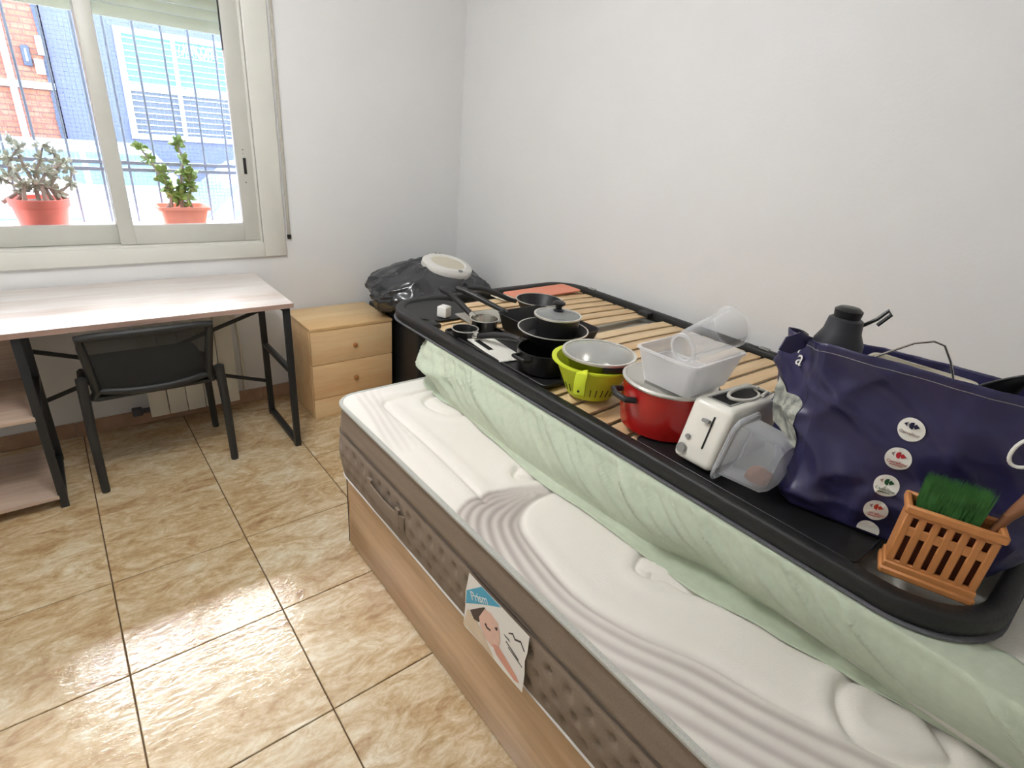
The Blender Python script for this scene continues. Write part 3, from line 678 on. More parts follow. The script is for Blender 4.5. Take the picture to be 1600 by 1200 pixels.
# top: quilting relief and printed wave stripes
import numpy as np
xs = list(np.arange(MX0, 1.16, .0045))+[1.3, 1.6, 1.9, MX1]; ys = list(np.linspace(MY0, MY1, 432))
NX, NY = len(xs), len(ys); xa = np.array(xs); ya = np.array(ys)
def catmull(pts, n):
    out = []
    P_ = [Vector(p) for p in pts]; P_ = [P_[0]*2-P_[1]]+P_+[P_[-1]*2-P_[-2]]
    m = len(pts)-1
    for k in range(n):
        t = k/(n-1)*m; i = min(int(t), m-1); f = t-i; p0, p1, p2, p3 = P_[i:i+4]
        out.append(.5*((2*p1)+(p2-p0)*f+(2*p0-5*p1+4*p2-p3)*f*f+(3*p1-p0-3*p2+p3)*f**3))
    return np.array([(q.x, q.y) for q in out])
stripe = np.zeros((NX, NY)); kmap = np.full((NX, NY), -1.); tmap = np.zeros((NX, NY))
def raster(I, O, nk, nt_):
    A = catmull(I, nt_); B = catmull(O, nt_); km = np.full((NX, NY), -1.); tm = np.zeros((NX, NY))
    for k in np.linspace(0, 1, nk):
        C = A*(1-k)+B*k
        ix = np.round((C[:, 0]-MX0)/.0045).astype(int); iy = np.round((C[:, 1]-MY0)/(ya[1]-ya[0])).astype(int)
        ok = (ix >= 0) & (ix < NX-4) & (iy >= 0) & (iy < NY)
        km[ix[ok], iy[ok]] = k; tm[ix[ok], iy[ok]] = np.linspace(0, 1, nt_)[ok]
    return km, tm
I1 = [(1.06, .835), (.99, .868), (.926, .868), (.86, .862), (.80, .835), (.760, .785), (.736, .674), (.726, .545), (.755, .423), (.812, .299), (.842, .183), (.887, .058), (.95, -.10), (1.02, -.24)]
O1 = [(1.06, .872), (.99, .892), (.926, .905), (.85, .938), (.765, .955), (.665, .935), (.60, .80), (.57, .60), (.575, .423), (.60, .28), (.63, .15), (.66, .03), (.70, -.12), (.75, -.26)]
km, tm = raster(I1, O1, 420, 2600)
inb = km >= 0
base = .22+.46*np.exp(-((tm-.32)/.13)**2)
st1 = .5+.5*np.cos(2*PI*(km*6.0+.3*np.sin(tm*9)))
val = np.clip(base*.6+.78*st1**3.0*(.75+.4*np.exp(-((tm-.35)/.2)**2)), 0, 1)*np.clip(km/.05, .45, 1)
stripe[inb] = val[inb]
relief = np.zeros((NX, NY)); relief[inb] -= (.005*st1)[inb]
I2 = [(.83, 1.72), (.80, 1.64), (.775, 1.52), (.755, 1.42), (.745, 1.33), (.735, 1.25)]
O2 = [(.715, 1.72), (.71, 1.64), (.70, 1.55), (.685, 1.46), (.67, 1.38), (.655, 1.28)]
k2, t2 = raster(I2, O2, 260, 1400); in2 = k2 >= 0
s2_ = (.5+.5*np.cos(2*PI*k2*3.5))**2*.38*np.sin(PI*np.clip(t2, 0, 1))**.6
stripe[in2] = np.maximum(stripe, s2_)[in2]; relief[in2] -= (.003*(.5+.5*np.cos(2*PI*k2*3.5)))[in2]
def blur(a, n):
    for _ in range(n):
        p = np.pad(a, 1, mode='edge'); a = (p[:-2, 1:-1]+p[2:, 1:-1]+p[1:-1, :-2]+p[1:-1, 2:]+2*p[1:-1, 1:-1])/6
    return a
stripe = blur(stripe, 3); relief = blur(relief, 4)
def groove(pts, dep, wid, n=500):
    C = catmull(pts, n)
    lo = C.min(0)-.06; hi = C.max(0)+.06
    ia = np.where((xa >= lo[0]) & (xa <= hi[0]))[0]; ja = np.where((ya >= lo[1]) & (ya <= hi[1]))[0]
    if len(ia) == 0 or len(ja) == 0: return
    X, Y = np.meshgrid(xa[ia], ya[ja], indexing='ij'); d2_ = np.full(X.shape, 9.)
    for p in C[::2]: d2_ = np.minimum(d2_, (X-p[0])**2+(Y-p[1])**2)
    dd = np.sqrt(d2_); relief[np.ix_(ia, ja)] += -dep*np.exp(-(dd/wid)**2)+dep*.45*np.exp(-((dd-.03)/.02)**2)
groove([(1.14, 1.598), (1.02, 1.594), (.90, 1.592), (.82, 1.59), (.785, 1.575), (.774, 1.53), (.772, 1.4), (.768, 1.2), (.758, 1.0), (.752, .93)], .007, .007)
groove([(1.02, 1.36), (.968, 1.372), (.93, 1.40), (.912, 1.44), (.905, 1.49), (.918, 1.525), (.95, 1.54), (1.02, 1.53)], .009, .008)
groove([(1.0, .93), (.94, .94), (.90, .965), (.897, .99), (.93, 1.01)], .009, .008)
groove([(.905, .50), (.893, .515), (.90, .54), (.95, .56)], .008, .007); groove([(.905, .50), (.925, .47), (.94, .425), (.98, .38)], .007, .006)
groove([(1.05, .10), (.99, .113), (.95, .107), (.91, .08), (.90, .05), (.92, .0), (.96, -.04), (1.0, -.06), (1.04, -.02)], .010, .009)
groove(I1, .004, .008)
vs = []; sa = []
for i, x in enumerate(xs):
    for j, y in enumerate(ys):
        ed = min(x-MX0, MX1-x, y-MY0, MY1-y); px, py = x, y
        dx = MX0+MC-x; dy = y-(MY1-MC)
        if dx > 0 and dy > 0:   # rounded far corner
            m_ = max(dx, dy); l_2 = math.hypot(dx, dy); sc = m_/l_2 if l_2 > 0 else 1
            px = MX0+MC-dx*sc; py = MY1-MC+dy*sc
        z = .648+.017*(1-math.exp(-max(ed, 0)/.022))+relief[i, j]*min(1, ed/.02)
        vs.append((px-MO.x, py-MO.y, z-MO.z)); sa.append(float(stripe[i, j]))
fs = [(i*NY+j, (i+1)*NY+j, (i+1)*NY+j+1, i*NY+j+1) for i in range(NX-1) for j in range(NY-1)]
top = obj('quilted_top', (vs, fs), 'mattop', mt_, 0); top.data.polygons.foreach_set('use_smooth', [True]*len(fs))
at_ = top.data.attributes.new('stripe', 'FLOAT', 'POINT'); at_.data.foreach_set('value', sa)
# handle on the side
def sidept(y, z, off): return (MX0-.016-off-MO.x, y-MO.y, z-MO.z)
bm = nb(); tube(bm, [sidept(1.425, .472, .0), sidept(1.415, .47, .006), sidept(1.37, .468, .012), sidept(1.30, .466, .014), sidept(1.23, .466, .012), sidept(1.19, .466, .006), sidept(1.18, .466, .0)], .01, 8, flat=(.024, .003), up=(0, 0, 1)); hd = obj('handle', bm, 'matside', mt_)
for yy in (1.395, 1.21): bm = nb(); tube(bm, [sidept(yy, .438, .008), sidept(yy, .505, .008)], .01, 8, flat=(.004, .011), up=(1, 0, 0)); obj('handle_tab', bm, 'matside', hd)
# paper label: plane coordinates a along -Y (0..1), b up (0..1)
LY0, LY1, LZ0, LZ1 = .848, .604, .366, .548
def lm(off): # local (a,b,depth) -> mattress local
    return Matrix(((0, 0, -1, MX0-.021-off-MO.x), (-(LY0-LY1), 0, 0, LY0-MO.y), (0, LZ1-LZ0, 0, LZ0-MO.z), (0, 0, 0, 1)))
lab_pts = [(0, .0), (.03, -.03), (.35, .01), (.7, -.01), (1, .0), (1.0, .35), (.98, .55), (1.0, .72), (1.0, 1.0), (.6, 1.0), (.3, .99), (.04, 1.0), (.02, .8), (0, .62), (.01, .35)]
def flat(poly, off, name, mat, parent): bm = nb(); prism(bm, poly, 0, .0004, lm(off)); bmesh.ops.recalc_face_normals(bm, faces=bm.faces); return obj(name, bm, mat, parent, 0)
lb = flat(lab_pts, 0, 'paper_label', 'l_white', mt_)
flat([(.02, .66), (.02, .42), (.30, .72), (.58, .99), (.26, .99)], .0006, 'blue_band', 'l_blue', lb)
flat([(.0, .02), (.03, .0), (.3, .02), (.55, .02), (.42, .16), (.25, .3), (.12, .34), (.06, .36)], .0006, 'print_pillow', 'l_cream', lb)
flat([(.10, .38), (.24, .58), (.33, .70), (.40, .66), (.34, .5), (.26, .34), (.18, .30)], .0008, 'print_hair', 'l_hair', lb)
flat([(.26, .44), (.34, .68), (.44, .72), (.56, .68), (.60, .56), (.62, .40), (.60, .28), (.50, .18), (.38, .20), (.30, .30)], .0010, 'print_face', 'l_skin', lb)
flat([(.50, .24), (.60, .32), (.72, .26), (.90, .16), (.95, .10), (.88, .06), (.70, .10), (.58, .14)], .0011, 'print_arm', 'l_pink', lb)
flat([(.36, .44), (.40, .40), (.46, .42), (.46, .45), (.41, .43), (.38, .47)], .0016, 'print_eye', 'l_hair', lb)
flat([(.52, .56), (.55, .54), (.57, .58), (.55, .61)], .0016, 'print_eye', 'l_hair', lb)
for q in ([(.66, .62), (.74, .62), (.76, .60), (.68, .60)], [(.70, .55), (.90, .47), (.90, .45), (.70, .53)], [(.74, .49), (.96, .42), (.96, .405), (.74, .475)], [(.72, .72), (.78, .79), (.82, .74), (.90, .80), (.97, .70), (.955, .69), (.90, .77), (.82, .71), (.78, .76), (.73, .71)]):
    flat(q, .0008, 'print_logo', 'l_dark', lb)
Mx = lm(.001) @ T(.235, .755, 0) @ Matrix.Diagonal((1/(LY0-LY1), 1/(LZ1-LZ0), 1, 1)) @ RZ(math.radians(31)) 
bm = text_bm('Prism', .034, Mx); bmesh.ops.recalc_face_normals(bm, faces=bm.faces); obj('print_lettering', bm, 'l_white', lb, 0)

# ------------------------------------------------------------------ thin mattress in a green fitted sheet (upside down), lying on the bed
SX0, SX1, SY0, SY1 = 1.005, 2.058, -.30, 1.690; SZ0, SZ1 = .668, .836
bm = nb(); box(bm, (SX0+.02, SY0+.02, SZ0), (SX1-.003, SY1-.02, SZ1-.006), .04, 4)
tag(obj('thin_mattress', bm, 'thin'), 'thin off-white mattress wrapped in green sheet beneath the slatted frame', 'mattress')
def lerp(a, b, t): return a+(b-a)*t
def sm(a, b, x): t = max(0, min(1, (x-a)/(b-a))); return t*t*(3-2*t)
# path along left side then round the far corner
SP = []
y = SY0
while y < SY1-.09: SP.append((SX0, y, -1., 0.)); y += .008
for i in range(13): a = PI-PI/2*i/12; SP.append((SX0+.09+.09*math.cos(a), SY1-.09+.09*math.sin(a), math.cos(a), math.sin(a)))
x = SX0+.10
while x < SX1-.01: SP.append((x, SY1, 0., 1.)); x += .012
edge_k = [(-.35, .075), (-.1, -.045), (.017, -.025), (.112, -.005), (.257, .024), (.431, .064), (.734, .062), (.902, .076), (1.2, .05), (1.363, .03), (1.52, .045), (1.69, .03)]
fold_k = [(-.35, -.02), (-.118, -.06), (.047, -.045), (.209, -.062), (.4, -.02), (.6, .03), (.9, .05), (1.7, .03)]
def interp(k, y):
    if y <= k[0][0]: return k[0][1]
    for (a, va), (b, vb) in zip(k, k[1:]):
        if y <= b: return lerp(va, vb, sm(a, b, y))
    return k[-1][1]
random.seed(5)
PLEATS = [(random.uniform(0, 3.6), random.uniform(.004, .017), random.uniform(.006, .016), random.uniform(.45, 1.05)) for k in range(120)]
NV = 72; vs = []
slen = 0.
for i, (x, y, nx, ny) in enumerate(SP):
    if i: slen += math.hypot(x-SP[i-1][0], y-SP[i-1][1])
    ed = interp(edge_k, y); fo = interp(fold_k, y); 
    gath = 1.0
    for j in range(NV):
        v = j/(NV-1)
        far = sm(1.25, 1.62, y)
        if v < .16:     # hem lying on top, gathered by elastic
            t = v/.16; inn = .10*(1-t)+.018*fbm(slen*9, 0, 3, 2)*(1-t)
            out = -inn+.012; z = SZ1+.001+.0025*abs(fbm(slen*22, t*1.3, 5, 2))*(1-t)
        elif v < .26:   # roll over the top edge
            t = (v-.16)/.10; a = t*PI/2; out = .012*math.sin(a)*1.; z = SZ1-.018+.0195*math.cos(a)
            out = .012+.010*math.sin(a)
        elif v < .86:   # side
            t = (v-.26)/.60
            out = lerp(.022, max(fo, -.02) if fo > -.03 else fo*.6, t**1.2); z = lerp(SZ1-.018, SZ0+.012, t)
            out += .020*math.sin(PI*t)*(1-.3*far)
        else:           # skirt lying on the bed mattress
            t = (v-.86)/.14
            a0 = max(fo, -.02) if fo > -.03 else fo*.6
            out = lerp(a0, ed, t); z = lerp(SZ0+.012, SZ0+.0015, sm(0, .5, t))
        env = sm(.12, .30, v)*(1-.92*sm(.78, .97, v))
        s1_ = slen+.34*v; df = .008*fbm(s1_*3.5, v*1.3-slen*.5, 1.7, 2)-.004
        for (pp, aa, ww, ll) in PLEATS:
            e_ = (s1_-pp)/(ww*(.55+1.3*v))
            if -3 < e_ < 3: df += aa*math.exp(-e_*e_)*(1-sm(ll*.45, ll, v))
        df += far*(.024*math.exp(-((v-.30-.9*(slen-1.62))/.10)**2)+.018*math.sin(slen*13+v*6.)*(.3+v)+.012*fbm(slen*6, v*4, 2, 2))
        out += env*df*1.0
        if v > .9: z += .004*abs(fbm(slen*7, v*6, 4, 2))*sm(.86, .93, v)*(1-sm(.97, 1, v))
        vs.append((x+nx*out, y+ny*out, max(z, SZ0-.001)))
fs = [(i*NV+j, i*NV+j+1, (i+1)*NV+j+1, (i+1)*NV+j) for i in range(len(SP)-1) for j in range(NV-1)]
o = tag(obj('fitted_sheet', (vs, fs), 'sheet', None, 0), 'crumpled sage green fitted sheet hanging below the black slatted frame', 'sheet')
o.data.polygons.foreach_set('use_smooth', [True]*len(fs)); solidify(o, .0012)

# ------------------------------------------------------------------ black slatted frame lying on top
FX0, FX1, FY0, FY1 = 1.000, 2.066, -.035, 2.028; FZ = .843
f_ = thing('slatted_bed_frame', 'black metal bed frame with birch slats holding the kitchenware', 'bed frame', (1.53, 1.0, FZ))
pr = rrect(FX0+.0195, FX1-.0195, FY0+.0195, FY1-.0195, .145, 10)
bm = nb(); tube(bm, [(x-1.53, y-1.0, .022) for x, y in pr], .02, 14, closed=True, flat=(.021, .0195), up=(0, 0, 1)); obj('rail', bm, 'frame', f_, 50)
bm = nb(); tube(bm, [(x-1.53, y-1.0, -.0005) for x, y in rrect(FX0+.012, FX1-.012, FY0+.012, FY1-.012, .145, 10)], .02, 8, closed=True, flat=(.0022, .016), up=(0, 0, 1)); obj('felt_strip', bm, 'felt', f_)
bm = nb(); prism(bm, rrect(FX0+.036-1.53, FX0+.30-1.53, FY1-.30-1.0, FY1-.036-1.0, .10, 6), .030, .034); obj('corner_plate', bm, 'frame', f_)
sl = None
yy = .235
def slat_x(y):
    return 1.53
while yy < 1.99:
    if abs(yy-1.385) > .03 and not yy > 1.93:
        if sl is None:
            bm = nb(); w = FX1-FX0-.086
            rings = []
            for i in range(13):
                x = -w/2+w*i/12; z = .010*(1-(2*x/w)**2)
                rings.append([bm.verts.new((x, a, z+b)) for a, b in ((-.027, -.004), (.027, -.004), (.027, .003), (.025, .004), (-.025, .004), (-.027, .003))])
            for A, B in zip(rings, rings[1:]):
                for j in range(6): bm.faces.new((A[j], A[(j+1) % 6], B[(j+1) % 6], B[j]))
            bm.faces.new(rings[0]); bm.faces.new(list(reversed(rings[-1]))); bmesh.ops.recalc_face_normals(bm, faces=bm.faces)
            sl = o = obj('slat', bm, 'slat', f_, 30)
        else: o = sl.copy(); COL.objects.link(o); o.parent = f_
        o.location = (0, yy-1.0, .016)
    yy += .0685
for x, y in ((FX0+.055, 1.71), (FX1-.055, 1.45), (FX1-.055, .62)):
    bm = nb(); box(bm, (x-1.53-.022, y-1.0-.03, .020), (x-1.53+.022, y-1.0+.03, .040), .006); obj('slat_holder', bm, 'frame', f_)
for y in (1.82, .90):
    bm = nb(); box(bm, (FX1-1.53-.030, y-1.0-.02, .0425), (FX1-1.53-.006, y-1.0+.02, .048), .004); obj('slat_holder', bm, 'greyp', f_)
ST = .8775  # level on which the kitchenware stands

# ------------------------------------------------------------------ kitchenware
def pan(name, label, loc, r0, r1, hgt, hdir, hlen, hrise, mat='pan', inner='pan', collar=False, hole=False, cat='pan', group='pans on the slatted frame', side=None):
    t = thing(name, label, cat, loc, 0, group)
    bm = nb(); lathe(bm, [(0, 0), (r0-.006, 0), (r0, .004), (r1, hgt-.002), (r1+.002, hgt), (r1-.002, hgt), (r0-.004, .008), (0, .006)], 44); obj('body', bm, mat, t)
    bm = nb(); lathe(bm, [(r1-.001, hgt-.001), (r1+.003, hgt-.001), (r1+.003, hgt+.0015), (r1-.001, hgt+.0015)], 44, closed=True); obj('rim', bm, 'rim', t)
    if hdir is not None:
        d_ = Vector((math.cos(hdir), math.sin(hdir), 0)); p0 = d_*(r1)+Vector((0, 0, hgt-.012))
        pts = [p0, p0+d_*.03+Vector((0, 0, hrise*.12)), p0+d_*hlen*.4+Vector((0, 0, hrise*.55)), p0+d_*hlen*.75+Vector((0, 0, hrise*.95)), p0+d_*hlen+Vector((0, 0, hrise))]
        bm = nb(); tube(bm, pts, .01, 12, flat=None, rs=[.0085, .010, .0115, .0125, .009]); hh = obj('handle', bm, 'bake', t)
        if collar: bm = nb(); tube(bm, [p0-d_*.004, p0+d_*.022+Vector((0, 0, hrise*.1))], .0135, 14); obj('collar', bm, 'steel', hh)
        if hole:
            e = pts[-1]; bm = nb(); box(bm, (-.006, -.016, -.006), (.030, .016, .006), .005, 3, T(*e) @ RZ(hdir)); obj('hanging_tab', bm, 'bake', hh)
            bm = nb(); lathe(bm, [(0, .0068), (.005, .0066), (.005, .005)], 12, T(*(e+d_*.014))); obj('hanging_hole', bm, 'dark', hh)
    return t
# small steel-rimmed saucepan, handle to the far left
pan('saucepan', 'small steel-lined saucepan with black handle near the white cube', (1.186, 1.560, ST+.0035), .047, .052, .045, math.radians(96), .22, .06, 'steel', collar=True)
pan('saucepan', 'low dark saucepan by the left rail, handle lying over the white board', (1.080, 1.530, ST+.0035), .042, .046, .030, math.radians(-77), .20, .040, 'pansh', collar=True, hole=True)
pan('frying_pan', 'black round frying pan farthest back beside the salmon board', (1.556, 1.670, ST), .075, .098, .05, math.radians(148), .21, .05)
# rectangular grill pan
t = thing('grill_pan', 'black rectangular grill pan behind the lidded pan stack', 'pan', (1.368, 1.41, ST), 0, 'pans on the slatted frame')
bm = nb(); lv = [(.105, .150, 0), (.108, .153, .004), (.118, .170, .060), (.120, .172, .062), (.116, .168, .062), (.104, .150, .010)]
rings = [[bm.verts.new((x, y, z)) for x, y in rrect(-a, a, -b, b, .035, 4)] for a, b, z in lv]
n = len(rings[0]); bm.faces.new(list(reversed(rings[0]))); bm.faces.new(rings[-1])
for A, B in zip(rings, rings[1:]):
    for j in range(n): bm.faces.new((A[j], A[(j+1) % n], B[(j+1) % n], B[j]))
obj('body', bm, 'pan', t)
for k in range(7): bm = nb(); box(bm, (-.09+.03*k-.003, -.135, .0095), (-.09+.03*k+.003, .135, .014), .002, 1); obj('ridge', bm, 'pan', t)
bm = nb(); tube(bm, [(-.06, .165, .052), (-.075, .19, .058), (-.12, .26, .085), (-.155, .33, .105), (-.17, .36, .108)], .01, 12, rs=[.010, .0095, .0115, .0125, .010]); obj('handle', bm, 'bake', t)
# black griddle plate under the board, white board
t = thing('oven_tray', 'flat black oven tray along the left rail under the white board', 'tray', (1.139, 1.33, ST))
bm = nb(); prism(bm, rrect(-.096, .098, -.275, .285, .02, 4), 0, .003); obj('flat_base', bm, 'pan', t, 0)
bm = nb(); tube(bm, [(x, y, .0055) for x, y in rrect(-.095, .097, -.274, .284, .02, 4)], .004, 8, closed=True); obj('flat_rim', bm, 'pan', t)
t = thing('shade_sheet', 'large black sheet standing in for shade on the slats beneath toaster and bag', 'tray', (1.218, .435, ST))  # black sheet added to darken the slats where shade falls inside the rail
bm = nb(); prism(bm, rrect(-.178, .19, -.255, .275, .02, 4), 0, .003); obj('flat_base', bm, 'pan', t, 0)
bm = nb(); tube(bm, [(x, y, .003) for x, y in rrect(-.178, .19, -.255, .275, .02, 4)], .003, 8, closed=True); obj('flat_rim', bm, 'pan', t)
t = thing('chopping_board', 'white chopping board with a slot handle by the left rail', 'board', (1.100, 1.385, ST+.0042), math.radians(-6))
bm = nb()
outer = rrect(-.048, .048, -.125, .12, .012, 4); 
def holed_plate(bm, x0, x1, y0, y1, hx0, hx1, hy0, hy1, z0, z1, b=.003):
    box(bm, (x0, y0, z0), (hx0, y1, z1), b, 1); box(bm, (hx1, y0, z0), (x1, y1, z1), b, 1)
    box(bm, (hx0-.004, y0, z0), (hx1+.004, hy0, z1), b, 1); box(bm, (hx0-.004, hy1, z0), (hx1+.004, y1, z1), b, 1)
holed_plate(bm, -.048, .048, -.125, .12, -.030, -.008, -.02, .085, 0, .006); obj('board', bm, 'board', t)
# black casserole, big pan, lidded pot
t = thing('casserole', 'black enamel casserole at the bottom of the pan stack', 'pot', (1.137, 1.170, ST+.0035), 0, 'pans on the slatted frame')
bm = nb(); lathe(bm, [(0, 0), (.078, 0), (.085, .006), (.088, .066), (.090, .070), (.084, .070), (.080, .008), (0, .006)], 40); obj('body', bm, 'pansh', t)
for a in (-1, 1): bm = nb(); tube(bm, [(.084*.3*a*0+.085*math.cos(q), .085*math.sin(q), .052) for q in ()] or [(a*.084, -.03, .052), (a*.108, -.025, .056), (a*.112, 0, .057), (a*.108, .025, .056), (a*.084, .03, .052)], .006, 8); obj('handle', bm, 'bake', t)
pan('frying_pan', 'wide black pan with pale rim holding the small lidded pot', (1.216, 1.225, .9525), .088, .114, .036, None, 0, 0)
t = thing('lidded_pot', 'small black pot with glass lid and black knob atop the stack', 'pot', (1.238, 1.232, .961), 0, 'pans on the slatted frame')
bm = nb(); lathe(bm, [(0, 0), (.062, 0), (.070, .005), (.075, .066), (.072, .066), (.066, .008), (0, .006)], 40); obj('body', bm, 'pansh', t)
bm = nb(); lathe(bm, [(.0, .082), (.03, .080), (.06, .073), (.075, .068)], 40); ld = obj('lid', bm, 'lidglass', t)
bm = nb(); lathe(bm, [(.073, .066), (.079, .066), (.079, .071), (.073, .071)], 40, closed=True); obj('lid_rim', bm, 'rim', ld)
bm = nb(); lathe(bm, [(.0, .083), (.017, .083), (.018, .086), (.010, .090), (.011, .098), (.020, .104), (.021, .110), (.014, .115), (0, .116)], 24); obj('knob', bm, 'bake', ld)
# white cube, salmon board
t = thing('white_block', 'small white plastic block beside the far left frame corner', 'block', (1.140, 1.765, ST+.0015), math.radians(25))
bm = nb(); box(bm, (-.021, -.021, 0), (.021, .021, .042), .004, 3); obj('body', bm, 'whitep', t); bm = nb(); box(bm, (-.015, -.015, .0425), (.015, .015, .044), .001); obj('cap', bm, 'whitep', t)
t = thing('grey_mat', 'thin grey plastic mat on the slats behind the saucepans', 'mat', (1.30, 1.715, ST+.0005), math.radians(-4))
bm = nb(); prism(bm, rrect(-.11, .12, -.10, .055, .015, 4), 0, .002); obj('mat', bm, 'greymat', t, 0); bm = nb(); tube(bm, [(x, y, .0022) for x, y in rrect(-.108, .118, -.098, .053, .014, 4)], .0014, 6, closed=True); obj('mat_border', bm, 'greyp', t)
t = thing('flexible_board', 'salmon orange flexible chopping sheet on the farthest slats', 'board', (1.80, 1.905, ST+.002), math.radians(2))
bm = nb(); prism(bm, rrect(-.22, .19, -.075, .06, .02, 4), 0, .004); obj('sheet', bm, 'orange', t, 0); bm = nb(); prism(bm, rrect(-.30, -.225, -.06, .05, .015, 4), 0, .003); obj('pale_tab', bm, 'beigep', t, 0)
# colander with steel pan and glass lid
t = thing('colander', 'lime green plastic colander with a hanging tab handle', 'colander', (1.148, .972, ST))
bm = nb(); lathe(bm, [(0, .004), (.060, 0), (.068, .003), (.098, .07), (.112, .100), (.124, .104), (.124, .109), (.110, .107), (.094, .07), (.064, .008), (0, .008)], 48); obj('bowl', bm, 'lime', t)
bm = nb(); tube(bm, [(-.105, -.055, .106), (-.118, -.065, .105), (-.124, -.068, .09), (-.120, -.066, .05)], .01, 10, flat=(.006, .017), up=(-.85, -.5, .2)); hn = obj('tab_handle', bm, 'lime', t)
bm = nb(); tube(bm, [(.075, .095, .106), (.088, .115, .107), (.095, .125, .105)], .01, 10, flat=(.005, .026), up=(0, 0, 1)); obj('tab_handle', bm, 'lime', t)
bm = nb(); lathe(bm, [(0, .0), (.0035, 0), (.0035, .002), (0, .002)], 10, T(-.129, -.0705, .062) @ RZ(.5) @ RY(-PI/2)); obj('hanging_hole', bm, 'dark', hn)
for k in range(34):
    a = 2*PI*k/34; bm = nb(); r0, r1 = .0775, .0885
    tube(bm, [((r0+.0035)*math.cos(a), (r0+.0035)*math.sin(a), .022), ((r1+.0035)*math.cos(a), (r1+.0035)*math.sin(a), .047)], .0012, 4); obj('drain_slot', bm, 'dark', t)
t = thing('steel_pan', 'stainless pan with flat glass lid sitting in the green colander', 'pan', (1.150, .960, .944), 0)
bm = nb(); lathe(bm, [(0, 0), (.070, 0), (.077, .006), (.093, .058), (.098, .060), (.092, .060), (.074, .008), (0, .006)], 48); obj('body', bm, 'steel', t)
bm = nb(); box(bm, (-.104, -.045, .040), (-.084, .015, .056), .004, 2, RZ(math.radians(60))); obj('side_handle', bm, 'bake', t)
bm = nb(); lathe(bm, [(0, .074), (.05, .073), (.085, .068), (.102, .064)], 48); ld = obj('lid', bm, 'lidglass', t)
bm = nb(); lathe(bm, [(.099, .061), (.107, .061), (.107, .067), (.099, .067)], 48, closed=True); obj('lid_rim', bm, 'rim', ld)
# red pot
t = thing('stock_pot', 'tall red enamel pot with steel rim under the clear box', 'pot', (1.168, .728, ST+.0035))
bm = nb(); lathe(bm, [(0, 0), (.100, 0), (.108, .006), (.115, .05), (.116, .125), (.113, .128), (.111, .125), (.105, .01), (0, .008)], 52); obj('body', bm, 'red', t)
bm = nb(); lathe(bm, [(.112, .126), (.120, .127), (.122, .132), (.116, .136), (.112, .134)], 52, closed=True); obj('rim', bm, 'rim', t)
bm = nb(); lathe(bm, [(0, .142), (.06, .142), (.10, .138), (.114, .133)], 52); obj('lid', bm, 'steel', t)
for a in (math.radians(158), math.radians(-22)):
    c0 = Vector((math.cos(a), math.sin(a), 0)); s0 = Vector((-math.sin(a), math.cos(a), 0)); bm = nb()
    tube(bm, [c0*.113+s0*.036+Vector((0, 0, .095)), c0*.140+s0*.034+Vector((0, 0, .098)), c0*.150+Vector((0, 0, .100)), c0*.140-s0*.034+Vector((0, 0, .098)), c0*.113-s0*.036+Vector((0, 0, .095))], .008, 10); obj('handle', bm, 'bake', t)
# frosted box with inner tub, cup lying across
def tub(bm, w0, d0, w1, d1, h, wall=.002, r=.015, lip=.006):
    lv = [(w0, d0, 0), (w1, d1, h-.006), (w1+lip, d1+lip, h-.005), (w1+lip, d1+lip, h), (w1-wall, d1-wall, h), (w0-wall, d0-wall, wall)]
    rings = [[bm.verts.new((x, y, z)) for x, y in rrect(-a, a, -b, b, r, 4)] for a, b, z in lv]; n = len(rings[0])
    bm.faces.new(list(reversed(rings[0]))); bm.faces.new(rings[-1])
    for A, B in zip(rings, rings[1:]):
        for j in range(n): bm.faces.new((A[j], A[(j+1) % n], B[(j+1) % n], B[j]))
t = thing('storage_tub', 'frosted rectangular plastic tub standing on the red pot lid', 'container', (1.167, .685, 1.025), math.radians(0))
bm = nb(); tub(bm, .088, .066, .110, .083, .088, lip=.004); obj('tub', bm, 'frost', t, 30)
t = thing('small_tub', 'smaller frosted tub nested inside the rectangular one', 'container', (1.130, .695, 1.028))
bm = nb(); tub(bm, .040, .050, .048, .058, .055, lip=.003); obj('tub', bm, 'frost', t, 30)
t = thing('clear_cup', 'clear plastic cup lying across the frosted rectangular tub', 'cup', (1.098, .668, 1.1315))
ax = Vector((.165, -.018, .036)); Lc = ax.length
t.rotation_mode = 'QUATERNION'; t.rotation_quaternion = ax.to_track_quat('Z', 'Y')
bm = nb(); lathe(bm, [(0, .002), (.030, 0), (.036, .002), (.040, .03), (.050, Lc-.004), (.0535, Lc-.002), (.0535, Lc), (.049, Lc)], 40); obj('cup', bm, 'clearp', t)
bm = nb(); lathe(bm, [(.030, -.003), (.037, -.003), (.037, .002), (.030, .002)], 36, closed=True); obj('base_ring', bm, 'frost', t)
# toaster
t = thing('toaster', 'white long-slot toaster with its cord coiled on top', 'toaster', (1.034, .502, .892)); t.rotation_euler = (0, math.radians(3.5), 0)
tw, tl, th = .104, .285, .150
bm = nb(); box(bm, (.012, 0, 0), (tl, tw, th), .016, 4)
for v in bm.verts:
    if v.co.x < .08: v.co.x += (v.co.z/th)*.036
obj('housing', bm, 'whitem', t)
bm = nb(); box(bm, (.065, .022, th-.001), (tl-.02, tw-.022, th+.0015), .001); sl_ = obj('slot_plate', bm, 'greyp', t)
bm = nb(); box(bm, (.072, .028, th+.0), (tl-.027, tw-.028, th+.0022), .0005); obj('slot', bm, 'dark', sl_)
fx = lambda z: .012+z/th*.036-.001
def front(name, y0, y1, z0, z1, mat, thick=.003):
    bm = nb(); a = math.atan2(.036, th); box(bm, (-thick, y0, 0), (.0005, y1, (z1-z0)), .001, 1, T(fx(z0), 0, z0) @ RY(a)); return obj(name, bm, mat, t)
